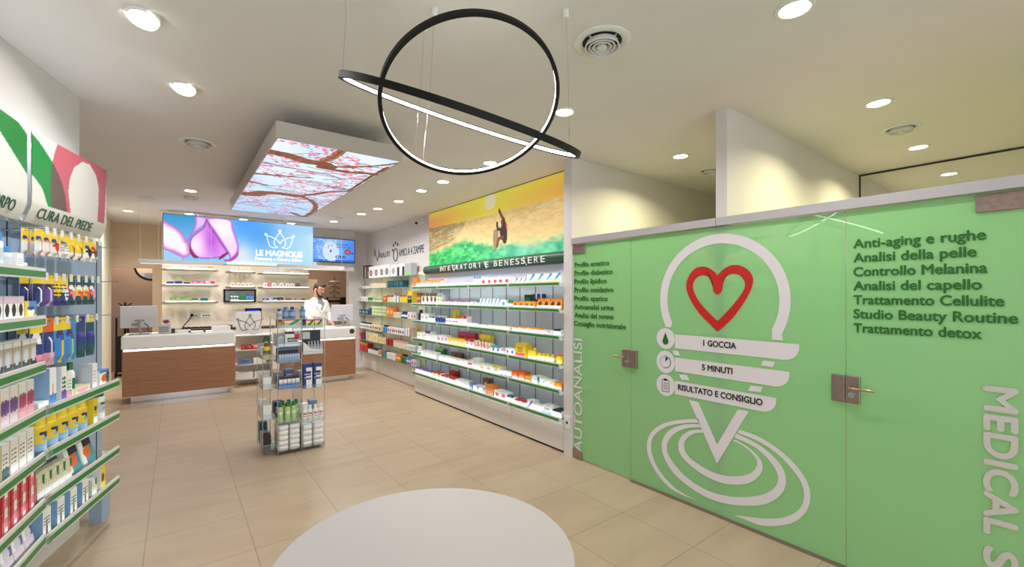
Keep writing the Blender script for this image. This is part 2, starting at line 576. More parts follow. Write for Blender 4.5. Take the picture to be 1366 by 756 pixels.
SUPP = [
    (1, 6.643, 5.826, 9, 0.082, 'carton', 'white carton with orange print', 'W/t:O/x:K'),
    (1, 5.78, 4.955, 6, 0.052, 'carton', 'flat white carton with grey print', 'W/t:G/x:K'),
    (1, 4.9, 4.739, 3, 0.117, 'carton', 'white carton with blue top', 'W/t:B'),
    (1, 4.739, 4.117, 5, 0.092, 'carton', 'white carton with red brush mark', 'W/x:K/o:R'),
    (1, 4.045, 3.812, 3, 0.068, 'carton', 'white carton with slanted black stroke', 'W/d:K'),
    (1, 3.799, 3.258, 4, 0.104, 'carton', 'blue and white carton with orange band', 'W/d:B/b:O'),
    (2, 6.615, 6.478, 1, 0.181, 'carton', 'narrow brown and orange carton', 'N/m:O'),
    (2, 6.451, 5.92, 4, 0.174, 'carton', 'tall white carton with small figure', 'W/o:N/t:V'),
    (2, 5.92, 5.78, 2, 0.145, 'carton', 'pale green and white carton', 'W/t:L/m:L'),
    (2, 5.78, 4.992, 8, 0.063, 'carton', 'white carton with magenta top', 'W/t:M'),
    (2, 4.974, 4.774, 2, 0.049, 'carton', 'low white carton with purple corner', 'W/d:P'),
    (2, 4.757, 4.312, 6, 0.103, 'carton', 'white carton with teal diagonal', 'W/d:T'),
    (2, 4.297, 4.191, 1, 0.09, 'carton', 'white carton with blue square', 'W/o:B'),
    (2, 4.176, 4.074, 2, 0.088, 'bottle', 'green bottle with white label', 'E/m:W/c:E'),
    (2, 4.059, 3.67, 4, 0.076, 'carton', 'orange carton with brown picture', 'O/o:N/b:W'),
    (2, 3.645, 3.258, 4, 0.11, 'bag', 'orange pouch with navy disc', 'O/o:K/b:W'),
    (3, 6.615, 6.505, 1, 0.181, 'bottle', 'tall black bottle', 'K/c:K'),
    (3, 6.478, 6.215, 2, 0.13, 'carton', 'white carton with grey panel', 'W/o:G'),
    (3, 6.19, 6.016, 2, 0.092, 'carton', 'white carton with green flash', 'W/t:E'),
    (3, 6.016, 5.69, 4, 0.111, 'bottle', 'navy blue bottle', 'U/c:W'),
    (3, 5.667, 5.305, 4, 0.085, 'carton', 'white carton with pink strip', 'W/m:I/x:P'),
    (3, 5.284, 5.087, 2, 0.133, 'carton', 'white carton with red lid', 'W/t:R'),
    (3, 5.068, 4.882, 3, 0.05, 'carton', 'low white carton', 'W/x:G'),
    (3, 4.845, 4.602, 3, 0.038, 'carton', 'very low plain white carton', 'W'),
    (3, 4.568, 4.117, 4, 0.045, 'carton', 'low cream carton with print', 'C/x:N'),
    (3, 4.074, 3.51, 4, 0.058, 'carton', 'white carton with orange lid', 'W/t:O/x:U'),
    (3, 3.498, 3.382, 1, 0.055, 'carton', 'grey carton with dark print', 'G/x:K'),
    (3, 3.37, 3.258, 1, 0.069, 'carton', 'white carton with black lid', 'W/t:K'),
    (4, 6.615, 6.345, 2, 0.108, 'carton', 'white carton with light green panel', 'W/m:L'),
    (4, 6.319, 6.14, 1, 0.14, 'carton', 'white carton with purple cap band', 'W/t:P'),
    (4, 6.115, 5.944, 1, 0.091, 'carton', 'small white carton beside purple one', 'W/x:T'),
    (4, 5.92, 5.623, 3, 0.11, 'carton', 'white carton with pink print', 'W/o:I/x:P'),
    (4, 5.601, 5.145, 4, 0.094, 'carton', 'yellow carton with white panel', 'Y/m:W/x:R'),
    (4, 5.126, 4.9, 2, 0.11, 'carton', 'white carton with red print', 'W/t:R/x:P'),
    (4, 4.882, 4.519, 5, 0.096, 'carton', 'bright carton with red and orange blocks', 'W/l:R/r:O/x:U'),
    (4, 4.503, 4.312, 2, 0.073, 'carton', 'white carton with navy drop', 'W/o:U/t:T'),
    (4, 4.297, 4.221, 1, 0.036, 'carton', 'flat pink carton', 'I/x:W'),
    (4, 4.206, 4.031, 2, 0.079, 'carton', 'white carton with violet mark', 'W/o:P'),
    (4, 4.017, 3.839, 1, 0.154, 'carton', 'big yellow carton with red script', 'Y/b:R/x:N'),
    (4, 3.812, 3.67, 2, 0.124, 'bottle', 'tall yellow tub', 'Y/b:W/c:Y'),
    (4, 3.657, 3.382, 4, 0.08, 'bottle', 'yellow tub with pale label', 'Y/m:W/c:Y'),
    (4, 3.359, 3.258, 1, 0.1, 'bottle', 'orange and yellow bottle', 'Y/o:R/c:O'),
    (5, 6.671, 6.505, 1, 0.182, 'bottle', 'white tub with dark green lid', 'W/b:E/c:E'),
    (5, 6.478, 5.968, 5, 0.093, 'carton', 'white carton with mint panel', 'W/x:L'),
    (5, 5.873, 5.068, 8, 0.074, 'carton', 'low white carton with grey lettering', 'W/x:G'),
    (5, 5.049, 4.955, 1, 0.1, 'carton', 'white carton with red column', 'W/m:R'),
    (5, 4.936, 4.81, 1, 0.137, 'carton', 'tall narrow white carton', 'W/x:G'),
    (5, 4.792, 4.486, 2, 0.085, 'carton', 'wide white carton with yellow spots', 'W/o:Y/x:P'),
    (5, 4.47, 4.327, 1, 0.092, 'carton', 'white carton with gold panel', 'W/t:Y/x:N'),
    (5, 4.312, 4.103, 3, 0.062, 'carton', 'white carton with navy base', 'W/b:U/x:G'),
    (5, 4.074, 3.852, 2, 0.094, 'carton', 'orange and pink carton', 'D/o:O/b:I'),
    (5, 3.839, 3.734, 1, 0.067, 'carton', 'orange carton with green panel', 'O/m:E'),
    (5, 3.721, 3.583, 1, 0.082, 'carton', 'white carton with blue script', 'W/x:B/r:E'),
    (5, 3.571, 3.37, 2, 0.071, 'carton', 'white carton with yellow arc', 'W/d:Y/x:B'),
    (5, 3.359, 3.247, 1, 0.069, 'carton', 'orange carton at the end', 'O/b:W'),
    (6, 6.671, 6.09, 6, 0.071, 'carton', 'white carton with purple tip', 'W/t:P'),
    (6, 6.065, 5.826, 2, 0.09, 'carton', 'white carton with red top edge', 'W/t:R/o:Y'),
    (6, 5.803, 5.387, 4, 0.076, 'carton', 'white carton with dark red lid', 'W/t:R/x:G'),
    (6, 5.366, 5.03, 3, 0.082, 'carton', 'clear white carton', 'W/x:G'),
    (6, 5.011, 4.936, 1, 0.09, 'carton', 'slate blue carton', 'A'),
    (6, 4.918, 4.653, 2, 0.068, 'carton', 'white carton with blue side', 'W/r:B'),
    (6, 4.636, 4.454, 1, 0.122, 'carton', 'orange carton set at front', 'O/b:N'),
    (6, 4.438, 4.191, 2, 0.091, 'carton', 'white carton with blue and red print', 'W/x:B/o:R'),
    (6, 4.176, 4.045, 2, 0.07, 'carton', 'white carton with navy lid', 'W/t:U'),
    (6, 4.031, 3.825, 2, 0.051, 'carton', 'low white carton with brick red lid', 'W/t:R'),
    (6, 3.799, 3.695, 1, 0.091, 'carton', 'white carton with violet triangle', 'W/d:P'),
    (6, 3.683, 3.559, 2, 0.065, 'carton', 'white carton with faint grey print', 'W/x:G'),
    (6, 3.546, 3.393, 1, 0.087, 'carton', 'white carton with broad blue base', 'W/b:B/x:K'),
    (6, 3.382, 3.247, 1, 0.069, 'carton', 'white carton with black rim', 'W/t:K'),
]
ANIM = [
    (1, 9.182, 8.043, 4, 0.24, 'carton', 'white carton with dark animal picture', 'W/o:N/x:G'),
    (1, 8.007, 7.723, 1, 0.224, 'carton', 'plain white carton with grey leaf', 'W/o:G'),
    (1, 7.689, 7.357, 1, 0.216, 'carton', 'white carton with two black cats', 'W/l:K/r:K/t:W'),
    (1, 7.325, 7.077, 1, 0.209, 'carton', 'grey green carton at the shelf end', 'G/b:L'),
    (2, 9.749, 9.319, 2, 0.049, 'carton', 'tiny red and white box', 'W/o:R'),
    (2, 9.049, 8.23, 4, 0.09, 'carton', 'small cream box', 'C/x:I'),
    (2, 8.155, 7.454, 5, 0.125, 'carton', 'dark teal carton', 'F/x:T'),
    (2, 7.047, 6.899, 1, 0.153, 'bag', 'orange pouch', 'O/m:D'),
    (3, 9.799, 9.273, 3, 0.097, 'carton', 'grey and white carton', 'W/o:G'),
    (3, 9.227, 8.961, 1, 0.078, 'carton', 'dark green carton', 'E/b:L'),
    (3, 8.961, 8.424, 3, 0.076, 'carton', 'low green and orange carton', 'L/m:O/b:W'),
    (3, 8.384, 8.192, 1, 0.116, 'carton', 'orange carton', 'D/x:W'),
    (3, 8.155, 7.863, 2, 0.128, 'carton', 'beige carton with brown lid', 'C/t:N'),
    (3, 7.828, 7.587, 2, 0.11, 'carton', 'white carton with blue side', 'W/r:U'),
    (3, 7.554, 7.294, 2, 0.134, 'carton', 'yellow carton with olive lid', 'Y/t:V'),
    (3, 7.231, 7.047, 1, 0.195, 'carton', 'tall yellow carton with black base', 'Y/m:P/b:K'),
    (4, 9.799, 9.227, 3, 0.097, 'carton', 'dark teal flat carton', 'F/x:W'),
    (4, 9.182, 9.049, 1, 0.141, 'carton', 'navy carton', 'U'),
    (4, 9.005, 8.23, 4, 0.195, 'stack', 'stack of pale green packets', 'C/t:L/b:L'),
    (4, 8.192, 7.899, 2, 0.171, 'carton', 'orange and white carton', 'O/x:W'),
    (4, 7.863, 7.587, 2, 0.097, 'carton', 'cream white carton', 'C/x:G'),
    (4, 7.554, 7.294, 2, 0.12, 'bottle', 'blue tub with white label', 'U/m:W/c:U'),
    (4, 7.231, 6.899, 3, 0.116, 'carton', 'white carton with pink shape', 'W/o:I'),
    (5, 9.9, 9.137, 6, 0.13, 'bottle', 'white bottle with dark cap', 'W/x:G/c:K'),
    (5, 9.093, 8.503, 5, 0.107, 'carton', 'beige carton with red print', 'C/o:N/x:R'),
    (5, 8.424, 8.192, 2, 0.131, 'bottle', 'blue bottle', 'B/c:K'),
    (5, 8.155, 7.389, 8, 0.111, 'carton', 'white carton with red and grey print', 'W/o:R/x:K'),
    (5, 7.357, 7.169, 2, 0.132, 'carton', 'white carton with blue column', 'W/l:B'),
    (5, 7.138, 6.87, 4, 0.154, 'carton', 'slim orange and blue carton', 'O/l:B/r:L'),
    (6, 9.9, 9.651, 1, 0.133, 'carton', 'red carton', 'R/b:O'),
    (6, 9.603, 9.412, 1, 0.113, 'carton', 'navy blue carton', 'U'),
    (6, 9.365, 8.665, 2, 0.171, 'carton', 'large cream carton with yellow spots', 'C/o:Y'),
    (6, 8.624, 8.268, 3, 0.118, 'carton', 'small cream carton with gold panel', 'C/m:Y'),
    (6, 8.23, 7.899, 2, 0.114, 'carton', 'red and black carton', 'R/r:K'),
    (6, 7.863, 7.325, 8, 0.123, 'carton', 'slim cream carton', 'C/t:I'),
    (6, 7.294, 6.899, 5, 0.091, 'carton', 'white carton with green dots', 'W/o:L'),
    (7, 9.951, 9.799, 1, 0.1, 'carton', 'blue and white carton', 'A/t:W'),
    (7, 9.749, 9.273, 2, 0.178, 'carton', 'orange red carton', 'R/t:O'),
    (7, 9.227, 8.665, 3, 0.108, 'carton', 'white carton with dark lid', 'W/t:K'),
    (7, 8.624, 8.463, 1, 0.089, 'carton', 'orange carton with white base', 'O/b:W'),
    (7, 8.424, 8.23, 1, 0.117, 'carton', 'sea green carton', 'T'),
    (7, 8.192, 7.793, 5, 0.113, 'carton', 'white carton with pale pink print', 'W/x:I'),
    (7, 7.758, 7.554, 2, 0.123, 'carton', 'orange carton with cream panel', 'O/m:C'),
    (7, 7.52, 7.325, 2, 0.147, 'bottle', 'green bottle', 'E/c:K'),
    (7, 7.294, 7.107, 2, 0.118, 'carton', 'slate blue carton', 'A/m:W'),
    (7, 7.077, 6.899, 2, 0.102, 'carton', 'white and magenta carton', 'W/o:M'),
]

# ================================================================== SETTING
A_ANG, B_ANG = R(7.25), R(15.5)
dB = Vector((math.sin(B_ANG), math.cos(B_ANG), 0)); nB = Vector((math.cos(B_ANG), -math.sin(B_ANG), 0))
dA = Vector((math.sin(A_ANG), math.cos(A_ANG), 0)); nA = Vector((math.cos(A_ANG), -math.sin(A_ANG), 0))
PB = Vector((-0.449, 4.345, 0))                      # end of the far left bay, on its back panel
PA = Vector((-0.545, 3.288, 0)) - nA * 0.19          # joint of the two left bays, on the back panel
SHELF_D = 0.19

structure('floor', B1(-6, -3.5, -0.12, 8, 15, 0), tile_mat(), 'beige stone tile floor of the pharmacy', 'floor')
structure('ceiling', B1(-6, -3.5, CEIL, 8, 15, CEIL + 0.12), CEIL_PAINT, 'plain matt white ceiling with recessed lamps', 'ceiling')


def slab_along(P, d, n, t0, t1, dep0, dep1, z0, z1, mb=None):
    mb = mb or MB()
    pts = [P + d * t + n * q for t, q in ((t0, dep0), (t1, dep0), (t1, dep1), (t0, dep1))]
    b = len(mb.v)
    for z in (z0, z1):
        for p in pts:
            mb.vert((p.x, p.y, z))
    for q in ((3, 2, 1, 0), (4, 5, 6, 7), (0, 1, 5, 4), (1, 2, 6, 5), (2, 3, 7, 6), (3, 0, 4, 7)):
        mb.face([b + i for i in q])
    return mb


structure('wall_left', slab_along(PB, dB, nB, -1.22, -0.17, -0.14, -0.03, 0, CEIL), WHITE_WALL, 'white wall behind the foot care shelves', 'wall')
structure('wall_left_front', slab_along(PA, dA, nA, -4.4, -0.06, -0.17, -0.05, 0, CEIL), WHITE_WALL, 'white wall behind the body care shelves', 'wall')
structure('wall_left_rear', B1(-1.07, 8.1, 0, -0.95, 11.0, CEIL), CREAM, 'cream wall beside the passage behind the counters', 'wall')
structure('wall_left_far', B1(-2.6, 3.4, 0, -2.5, 12.4, CEIL), WHITE_WALL, 'plain wall of the side passage', 'wall')
mb = MB().box(-0.95, 11, 2.11, -0.36, 11.1, CEIL).box(-0.36, 11, 0, -0.2, 11.1, CEIL)
structure('wall_back_left', mb, BEIGE, 'beige panelled wall with a doorway beside the lit shelves', 'wall')
structure('wall_passage', B1(-2.5, 12.3, 0, 4.5, 12.4, CEIL), BROWN, 'taupe wall seen through the doorways at the back', 'wall')
structure('wall_back', B1(-0.2, 10.4, 0, 2.32, 11.1, CEIL), BACKWALL, 'cream wall carrying the glass shelves behind the counters', 'wall')
structure('wall_back_right', B1(2.05, 9.5, 2.1, 3.02, 9.62, CEIL), WHITE_WALL, 'wall above the opening that carries the screen', 'wall')
structure('wall_pillar', B1(3.0, 9.78, 0, 3.5, 9.98, CEIL), WHITE_WALL, 'white pillar at the end of the pet product shelves', 'pillar')
structure('wall_back_room', B1(3.75, 9.9, 0, 3.85, 12.3, CEIL), BROWN, 'taupe side wall of the room behind the pharmacist', 'wall')
structure('wall_right', B1(3.38, 3.2, 0, 3.48, 9.9, CEIL), WHITE_WALL, 'long wall behind the supplement and pet shelves', 'wall')
structure('wall_partition', B1(3.10, 3.09, 0, 6.6, 3.205, CEIL), WHITE_WALL, 'white wall between the supplement shelves and the green cubicle', 'wall')
structure('wall_partition_rear', B1(3.14, 1.575, 0, 6.6, 1.657, CEIL), WHITE_WALL, 'white wall dividing the two green glass cubicles', 'wall')
structure('wall_cubicle', B1(6.6, -1.6, 0, 6.7, 3.205, CEIL), CREAM, 'cream wall at the back of the cubicles', 'wall')
structure('wall_cubicle_side', B1(3.14, -1.7, 0, 6.7, -1.6, CEIL), CREAM, 'cream side wall of the nearer cubicle', 'wall')

# wall plates and small fixings -------------------------------------------------
def outlet(label, loc, rz, w=0.075, h=0.11, n=1):
    t = thing('wall_outlet', label, 'socket', loc, rz)
    B1(-w / 2, -0.008, -h / 2, w / 2, 0, h / 2).build('cover_plate', LIPWHITE, t, bevel=0.002)
    for k in range(n):
        x = (k - (n - 1) / 2) * 0.045
        MB().tube([(x, -0.012, 0), (x, -0.008, 0)], 0.014, 12).build('socket_insert', DARK, t)
    return t


outlet('white wall outlet on the narrow pillar beside the green door', (3.10, 3.15, 0.33), R(-90), 0.07, 0.13)
outlet('double socket plate under the glass shelves, beside the black plug', (0.27, 10.4, 1.2), 0, 0.16, 0.08, 3)
outlet('double socket plate under the glass shelves, nearer the tall display', (0.47, 10.4, 1.2), 0, 0.16, 0.08, 3)

# green glass front --------------------------------------------------------------
GX = 3.12
Y1, Y2, Y3, Y4 = 3.085, 2.397, 0.864, -1.2
GLASS_TOP = 2.09


def pane(name, ya, yb, label):
    t = thing(name, label, 'glass partition', (0, 0, 0), kind='structure')
    B1(GX, yb + 0.002, 0.012, GX + 0.012, ya - 0.002, GLASS_TOP).build('glass', GREENGLASS, t)
    return t


door1 = pane('door_1', Y1, Y2, 'green glass door lettered AUTOANALISI beside the supplement shelves')
win1 = pane('window_1', Y2, Y3, 'fixed green glass pane with a red heart and a white pin emblem')
door2 = pane('door_2', Y3, Y4, 'green glass door lettered MEDICAL with a list of treatments')
FX = GX - 0.003


def flat(u, v, d):
    return (FX + 0.0028 - d, u, v)


def strip_poly(outer, inner):
    return list(outer) + list(inner)[::-1]


def decal(name, pts, m, parent, label=None, d=0.0028):
    o = MB().prism(pts, flat, d).build(name, m, parent)
    if label:
        o['label'] = label
    return o


def ribbon(name, outer, inner, m, parent):
    """White stripe between two edges of equal length, as a strip of quads with thickness."""
    mb = MB()
    n = len(outer)
    b = 0
    for (a, c) in zip(outer, inner):
        mb.vert(flat(a[0], a[1], 0.0028)); mb.vert(flat(c[0], c[1], 0.0028))
        mb.vert(flat(a[0], a[1], 0)); mb.vert(flat(c[0], c[1], 0))
    for i in range(n - 1):
        q = 4 * i; r = q + 4
        mb.face((q, q + 1, r + 1, r)); mb.face((q, r, r + 2, q + 2)); mb.face((q + 1, q + 3, r + 3, r + 1))
    return mb.build(name, m, parent)


def resample(p, n):
    p = [np.array(q) for q in p]
    L = [0]
    for a, b in zip(p, p[1:]):
        L.append(L[-1] + np.linalg.norm(b - a))
    out = []
    for k in range(n):
        t = L[-1] * k / (n - 1)
        i = max(j for j in range(len(L)) if L[j] <= t + 1e-9)
        i = min(i, len(p) - 2)
        f = (t - L[i]) / (L[i + 1] - L[i] + 1e-12)
        q = p[i] + (p[i + 1] - p[i]) * f
        out.append((float(q[0]), float(q[1])))
    return out


# the pin: arch, dashes and point
cy, cz = 1.632, 1.562
oa, ia = [], []
for k in range(61):
    a = R(207 + (-27 - 207) * k / 60)
    oa.append((cy - 0.476 * math.cos(a), cz + 0.477 * math.sin(a)))
    ia.append((cy - 0.411 * math.cos(a), cz + 0.408 * math.sin(a)))
# straight shoulders below the arch
oa = [(2.08, 1.344)] + oa + [(1.2, 1.304)]
ia = [(2.013, 1.341)] + ia + [(1.267, 1.305)]
ribbon('pin_arch', oa, ia, DECALWHITE, win1)
for q in ([(1.998, 1.16), (1.95, 1.162), (1.932, 1.127), (1.98, 1.126)], [(1.94, 0.979), (1.874, 0.984), (1.854, 0.947), (1.92, 0.941)],
          [(1.321, 1.16), (1.248, 1.16), (1.263, 1.125), (1.336, 1.127)], [(1.401, 0.98), (1.325, 0.984), (1.338, 0.946), (1.417, 0.943)]):
    decal('pin_dash', q, DECALWHITE, win1)
decal('pin_point', [(1.856, 0.794), (1.782, 0.795), (1.637, 0.514), (1.488, 0.799), (1.415, 0.801), (1.637, 0.378)], DECALWHITE, win1)
# banners with a rounded lower corner
for z0, z1, yr, words, ty0, ty1 in ((1.180, 1.288, 1.108, '1 GOCCIA', 1.739, 1.50), (1.000, 1.106, 1.163, '5 MINUTI', 1.75, 1.526), (0.820, 0.924, 1.241, 'RISULTATO E CONSIGLIO', 1.946, 1.325)):
    r = 0.085
    pts = [(1.974, z1), (yr, z1)] + [(yr + r - r * math.cos(R(a)), z0 + r - r * math.sin(R(a))) for a in range(0, 91, 15)] + [(1.974, z0)]
    bn = decal('banner', pts, DECALWHITE, win1, 'white banner reading ' + words)
    lettering(words, (FX - 0.0005, ty0, z0 + (z1 - z0) * 0.42 - 0.012 + 0.008), (0, -1, 0), (0, 0, 1), ty0 - ty1, 0.042, DECALBLACK, bn, bold=0.03)
# heart
ho = [(1.633, 1.739), (1.669, 1.779), (1.736, 1.809), (1.818, 1.791), (1.876, 1.697), (1.863, 1.599), (1.779, 1.468), (1.640, 1.338), (1.626, 1.338),
      (1.519, 1.443), (1.422, 1.588), (1.385, 1.69), (1.406, 1.755), (1.459, 1.797), (1.525, 1.809), (1.59, 1.782), (1.633, 1.739)]
hi = [(1.633, 1.599), (1.663, 1.622), (1.669, 1.686), (1.705, 1.734), (1.754, 1.745), (1.805, 1.718), (1.824, 1.65), (1.767, 1.54), (1.637, 1.412), (1.629, 1.412),
      (1.519, 1.532), (1.443, 1.643), (1.448, 1.703), (1.486, 1.741), (1.541, 1.745), (1.587, 1.707), (1.604, 1.622), (1.633, 1.599)]
mb = MB()
HO = resample(smooth_poly([ho[0], ho[1], ho[2], ho[3], ho[4], ho[5], ho[6], ho[7]], 5, False), 30) + resample(smooth_poly(ho[8:], 5, False), 30)
HI = resample(smooth_poly(hi[0:9], 5, False), 30) + resample(smooth_poly(hi[9:], 5, False), 30)
ribbon('heart_emblem', HO, HI, DECALRED, win1)['label'] = 'red outlined heart'
# icon discs
for k, (z, rz_) in enumerate(((1.249, 0.083), (1.062, 0.09), (0.876, 0.087))):
    pts = [(2.059 + 0.082 * math.cos(t), z + rz_ * math.sin(t)) for t in np.linspace(0, 2 * math.pi, 41)[:-1]]
    dsc = decal('icon_disc', pts, DECALWHITE, win1)
    f2 = lambda u, v, d: (FX - 0.0001 - d, u, v)
    if k == 0:
        dr = [(2.059, z + 0.05)] + [(2.059 + 0.027 * math.cos(t), z - 0.022 + 0.027 * math.sin(t)) for t in np.linspace(R(20), R(-200), 16)]
        MB().prism(dr, f2, 0.001).build('drop_icon', DECALGREEN, dsc)
    elif k == 1:
        mb = MB()
        for a in range(90, 280, 8):
            p = [(2.059 + q * math.cos(R(a + e)), z + q * math.sin(R(a + e))) for q, e in ((0.044, 0), (0.044, 8), (0.049, 8), (0.049, 0))]
            mb.prism(p, f2, 0.001)
        for a in range(285, 440, 22):
            p = [(2.059 + q * math.cos(R(a + e)), z + q * math.sin(R(a + e))) for q, e in ((0.043, 0), (0.043, 7), (0.05, 7), (0.05, 0))]
            mb.prism(p, f2, 0.001)
        mb.prism([(2.059, z), (2.059, z + 0.04), (2.034, z + 0.033)], f2, 0.001)
        mb.build('timer_icon', DECALBLACK, dsc)
    else:
        mb = MB()
        bx = [(2.09, z + 0.042), (2.028, z + 0.042), (2.028, z - 0.05), (2.09, z - 0.05)]
        for i in range(4):
            a, b = bx[i], bx[(i + 1) % 4]
            dx, dz = b[0] - a[0], b[1] - a[1]
            L = math.hypot(dx, dz); px, pz = -dz / L * 0.002, dx / L * 0.002
            mb.prism([(a[0] + px, a[1] + pz), (b[0] + px, b[1] + pz), (b[0] - px, b[1] - pz), (a[0] - px, a[1] - pz)], f2, 0.001)
        for i in range(4):
            zz = z + 0.018 - i * 0.015
            mb.prism([(2.079, zz), (2.04, zz), (2.04, zz - 0.004), (2.079, zz - 0.004)], f2, 0.001)
        mb.prism([(2.074, z + 0.052), (2.044, z + 0.052), (2.044, z + 0.036), (2.074, z + 0.036)], f2, 0.001)
        mb.build('clipboard_icon', DECALBLACK, dsc)
# swirls under the pin
SW = [([(1.776, 0.666), (1.926, 0.629), (2.084, 0.561), (2.195, 0.462), (2.234, 0.353), (2.215, 0.251), (2.139, 0.144), (2.048, 0.082), (1.951, 0.053), (1.795, 0.05)],
       [(1.776, 0.643), (1.909, 0.606), (2.048, 0.546), (2.158, 0.455), (2.195, 0.363), (2.176, 0.262), (2.111, 0.169), (2.012, 0.098), (1.909, 0.063), (1.795, 0.0502)]),
      ([(1.479, 0.661), (1.341, 0.641), (1.219, 0.588), (1.127, 0.52), (1.066, 0.44), (1.047, 0.361), (1.061, 0.27), (1.116, 0.18), (1.196, 0.115), (1.325, 0.057), (1.419, 0.0525), (1.506, 0.053)],
       [(1.492, 0.636), (1.367, 0.618), (1.243, 0.569), (1.155, 0.499), (1.099, 0.429), (1.08, 0.349), (1.099, 0.267), (1.144, 0.206), (1.219, 0.15), (1.316, 0.107), (1.419, 0.077), (1.506, 0.054)]),
      ([(1.766, 0.632), (1.909, 0.594), (2.03, 0.519), (2.089, 0.416), (2.084, 0.322), (2.012, 0.216), (1.892, 0.147), (1.732, 0.106), (1.583, 0.11), (1.419, 0.154), (1.291, 0.22), (1.207, 0.316), (1.184, 0.407), (1.207, 0.483), (1.267, 0.542), (1.354, 0.591), (1.499, 0.628)],
       [(1.76, 0.611), (1.876, 0.576), (1.977, 0.511), (2.042, 0.42), (2.039, 0.334), (1.96, 0.248), (1.859, 0.189), (1.717, 0.155), (1.569, 0.165), (1.432, 0.208), (1.316, 0.27), (1.249, 0.34), (1.229, 0.411), (1.255, 0.474), (1.316, 0.535), (1.392, 0.574), (1.513, 0.599)]),
      ([(1.751, 0.594), (1.843, 0.564), (1.917, 0.505), (1.946, 0.431), (1.926, 0.359), (1.843, 0.3), (1.732, 0.26), (1.612, 0.249), (1.499, 0.271), (1.405, 0.319), (1.341, 0.394), (1.326, 0.459), (1.354, 0.51), (1.419, 0.553), (1.506, 0.584)],
       [(1.744, 0.575), (1.819, 0.548), (1.876, 0.495), (1.899, 0.436), (1.876, 0.374), (1.795, 0.33), (1.686, 0.304), (1.583, 0.306), (1.486, 0.334), (1.405, 0.38), (1.367, 0.433), (1.36, 0.475), (1.386, 0.515), (1.445, 0.552), (1.52, 0.574)])]
for o_, i_ in SW:
    ribbon('swirl', smooth_poly(o_, 5, False), smooth_poly(i_, 5, False), DECALWHITE, win1)
# lettering on the doors
for k, (t, y0, y1) in enumerate((('Profilo ematico', 3.066, 2.637), ('Profilo diabetico', 3.069, 2.596), ('Profilo lipidico', 3.069, 2.665), ('Profilo ossidativo', 3.069, 2.586),
                                 ('Profilo epatico', 3.069, 2.654), ('Autoanalisi urine', 3.069, 2.586), ('Analisi del sonno', 3.069, 2.586), ('Consiglio nutrizionale', 3.075, 2.451))):
    lettering(t, (FX, y0, 1.868 - 0.0815 * k), (0, -1, 0), (0, 0, 1), y0 - y1, 0.046, DECALGREEN, door1, bold=0.022)
lettering('AUTOANALISI', (FX, 2.972, 0.07), (0, 0, 1), (0, 1, 0), 1.10, 0.105, DECALWHITE, door1, bold=0.012)
for k, (t, y1) in enumerate((('Anti-aging e rughe', 0.304), ('Analisi della pelle', 0.336), ('Controllo Melanina', 0.299), ('Analisi del capello', 0.318),
                             ('Trattamento Cellulite', 0.245), ('Studio Beauty Routine', 0.202), ('Trattamento detox', 0.318))):
    lettering(t, (FX, 0.826, 1.868 - 0.0805 * k), (0, -1, 0), (0, 0, 1), 0.826 - y1, 0.05, DECALGREEN, door2, bold=0.035)
lettering('MEDICAL', (FX, 0.307, 1.156), (0, 0, -1), (0, -1, 0), 0.705, 0.102, DECALGREY, door2, bold=0.05)
lettering('S', (FX, 0.307, 0.386), (0, 0, -1), (0, -1, 0), 0.095, 0.102, DECALGREY, door2, bold=0.05)


def patch(parent, y0, y1, z0, z1, name='hinge_plate'):
    return B1(GX - 0.012, y1, z0, GX + 0.024, y0, z1).build(name, STEEL, parent, bevel=0.003)


patch(door1, 3.09, 2.93, 2.0, 2.085)
patch(door1, 3.09, 2.972, 0.005, 0.09)
patch(door2, 0.338, 0.16, 2.0, 2.085)
patch(door2, 0.338, 0.16, 0.005, 0.09)


def lock(parent, ya, ym, yb, z0, z1, door_side):
    """Two lock plates across the joint, a lever and a key cylinder on the door's own plate."""
    for a, b, isd in ((ya, ym + 0.002, door_side > 0), (ym - 0.002, yb, door_side < 0)):
        p = B1(GX - 0.022, b, z0, GX - 0.001, a, z1).build('lock_plate' if isd else 'strike_plate', STEEL, parent, bevel=0.003)
        if isd:
            yc = ym + 0.032 * door_side
            zc = (z0 + z1) / 2 + 0.015
            MB().tube([(GX - 0.022, yc, zc), (GX - 0.062, yc, zc), (GX - 0.068, yc + 0.012 * door_side, zc), (GX - 0.066, yc + 0.10 * door_side, zc), (GX - 0.060, yc + 0.115 * door_side, zc)], 0.008, 10).build('lever_handle', BRASS, p, smooth=True)
            MB().tube([(GX - 0.022, yc, zc - 0.045), (GX - 0.03, yc, zc - 0.045)], 0.017, 16).tube([(GX - 0.03, yc, zc - 0.045), (GX - 0.033, yc, zc - 0.045)], 0.008, 12).build('key_cylinder', CHROME, p, smooth=True)


lock(door1, 2.478, 2.397, 2.325, 0.973, 1.127, 1)
lock(door2, 0.931, 0.864, 0.794, 0.973, 1.13, -1)
rail = B1(3.085, 1.632, 2.095, 3.155, 3.09, 2.152).box(3.085, -1.2, 2.095, 3.155, 1.628, 2.152)
structure('trim_1', rail, ALU, 'aluminium rail along the top of the green glass', 'rail')
structure('trim_2', B1(3.095, -1.2, 0, 3.15, 2.39, 0.012), STEEL, 'thin metal channel under the green glass', 'rail')

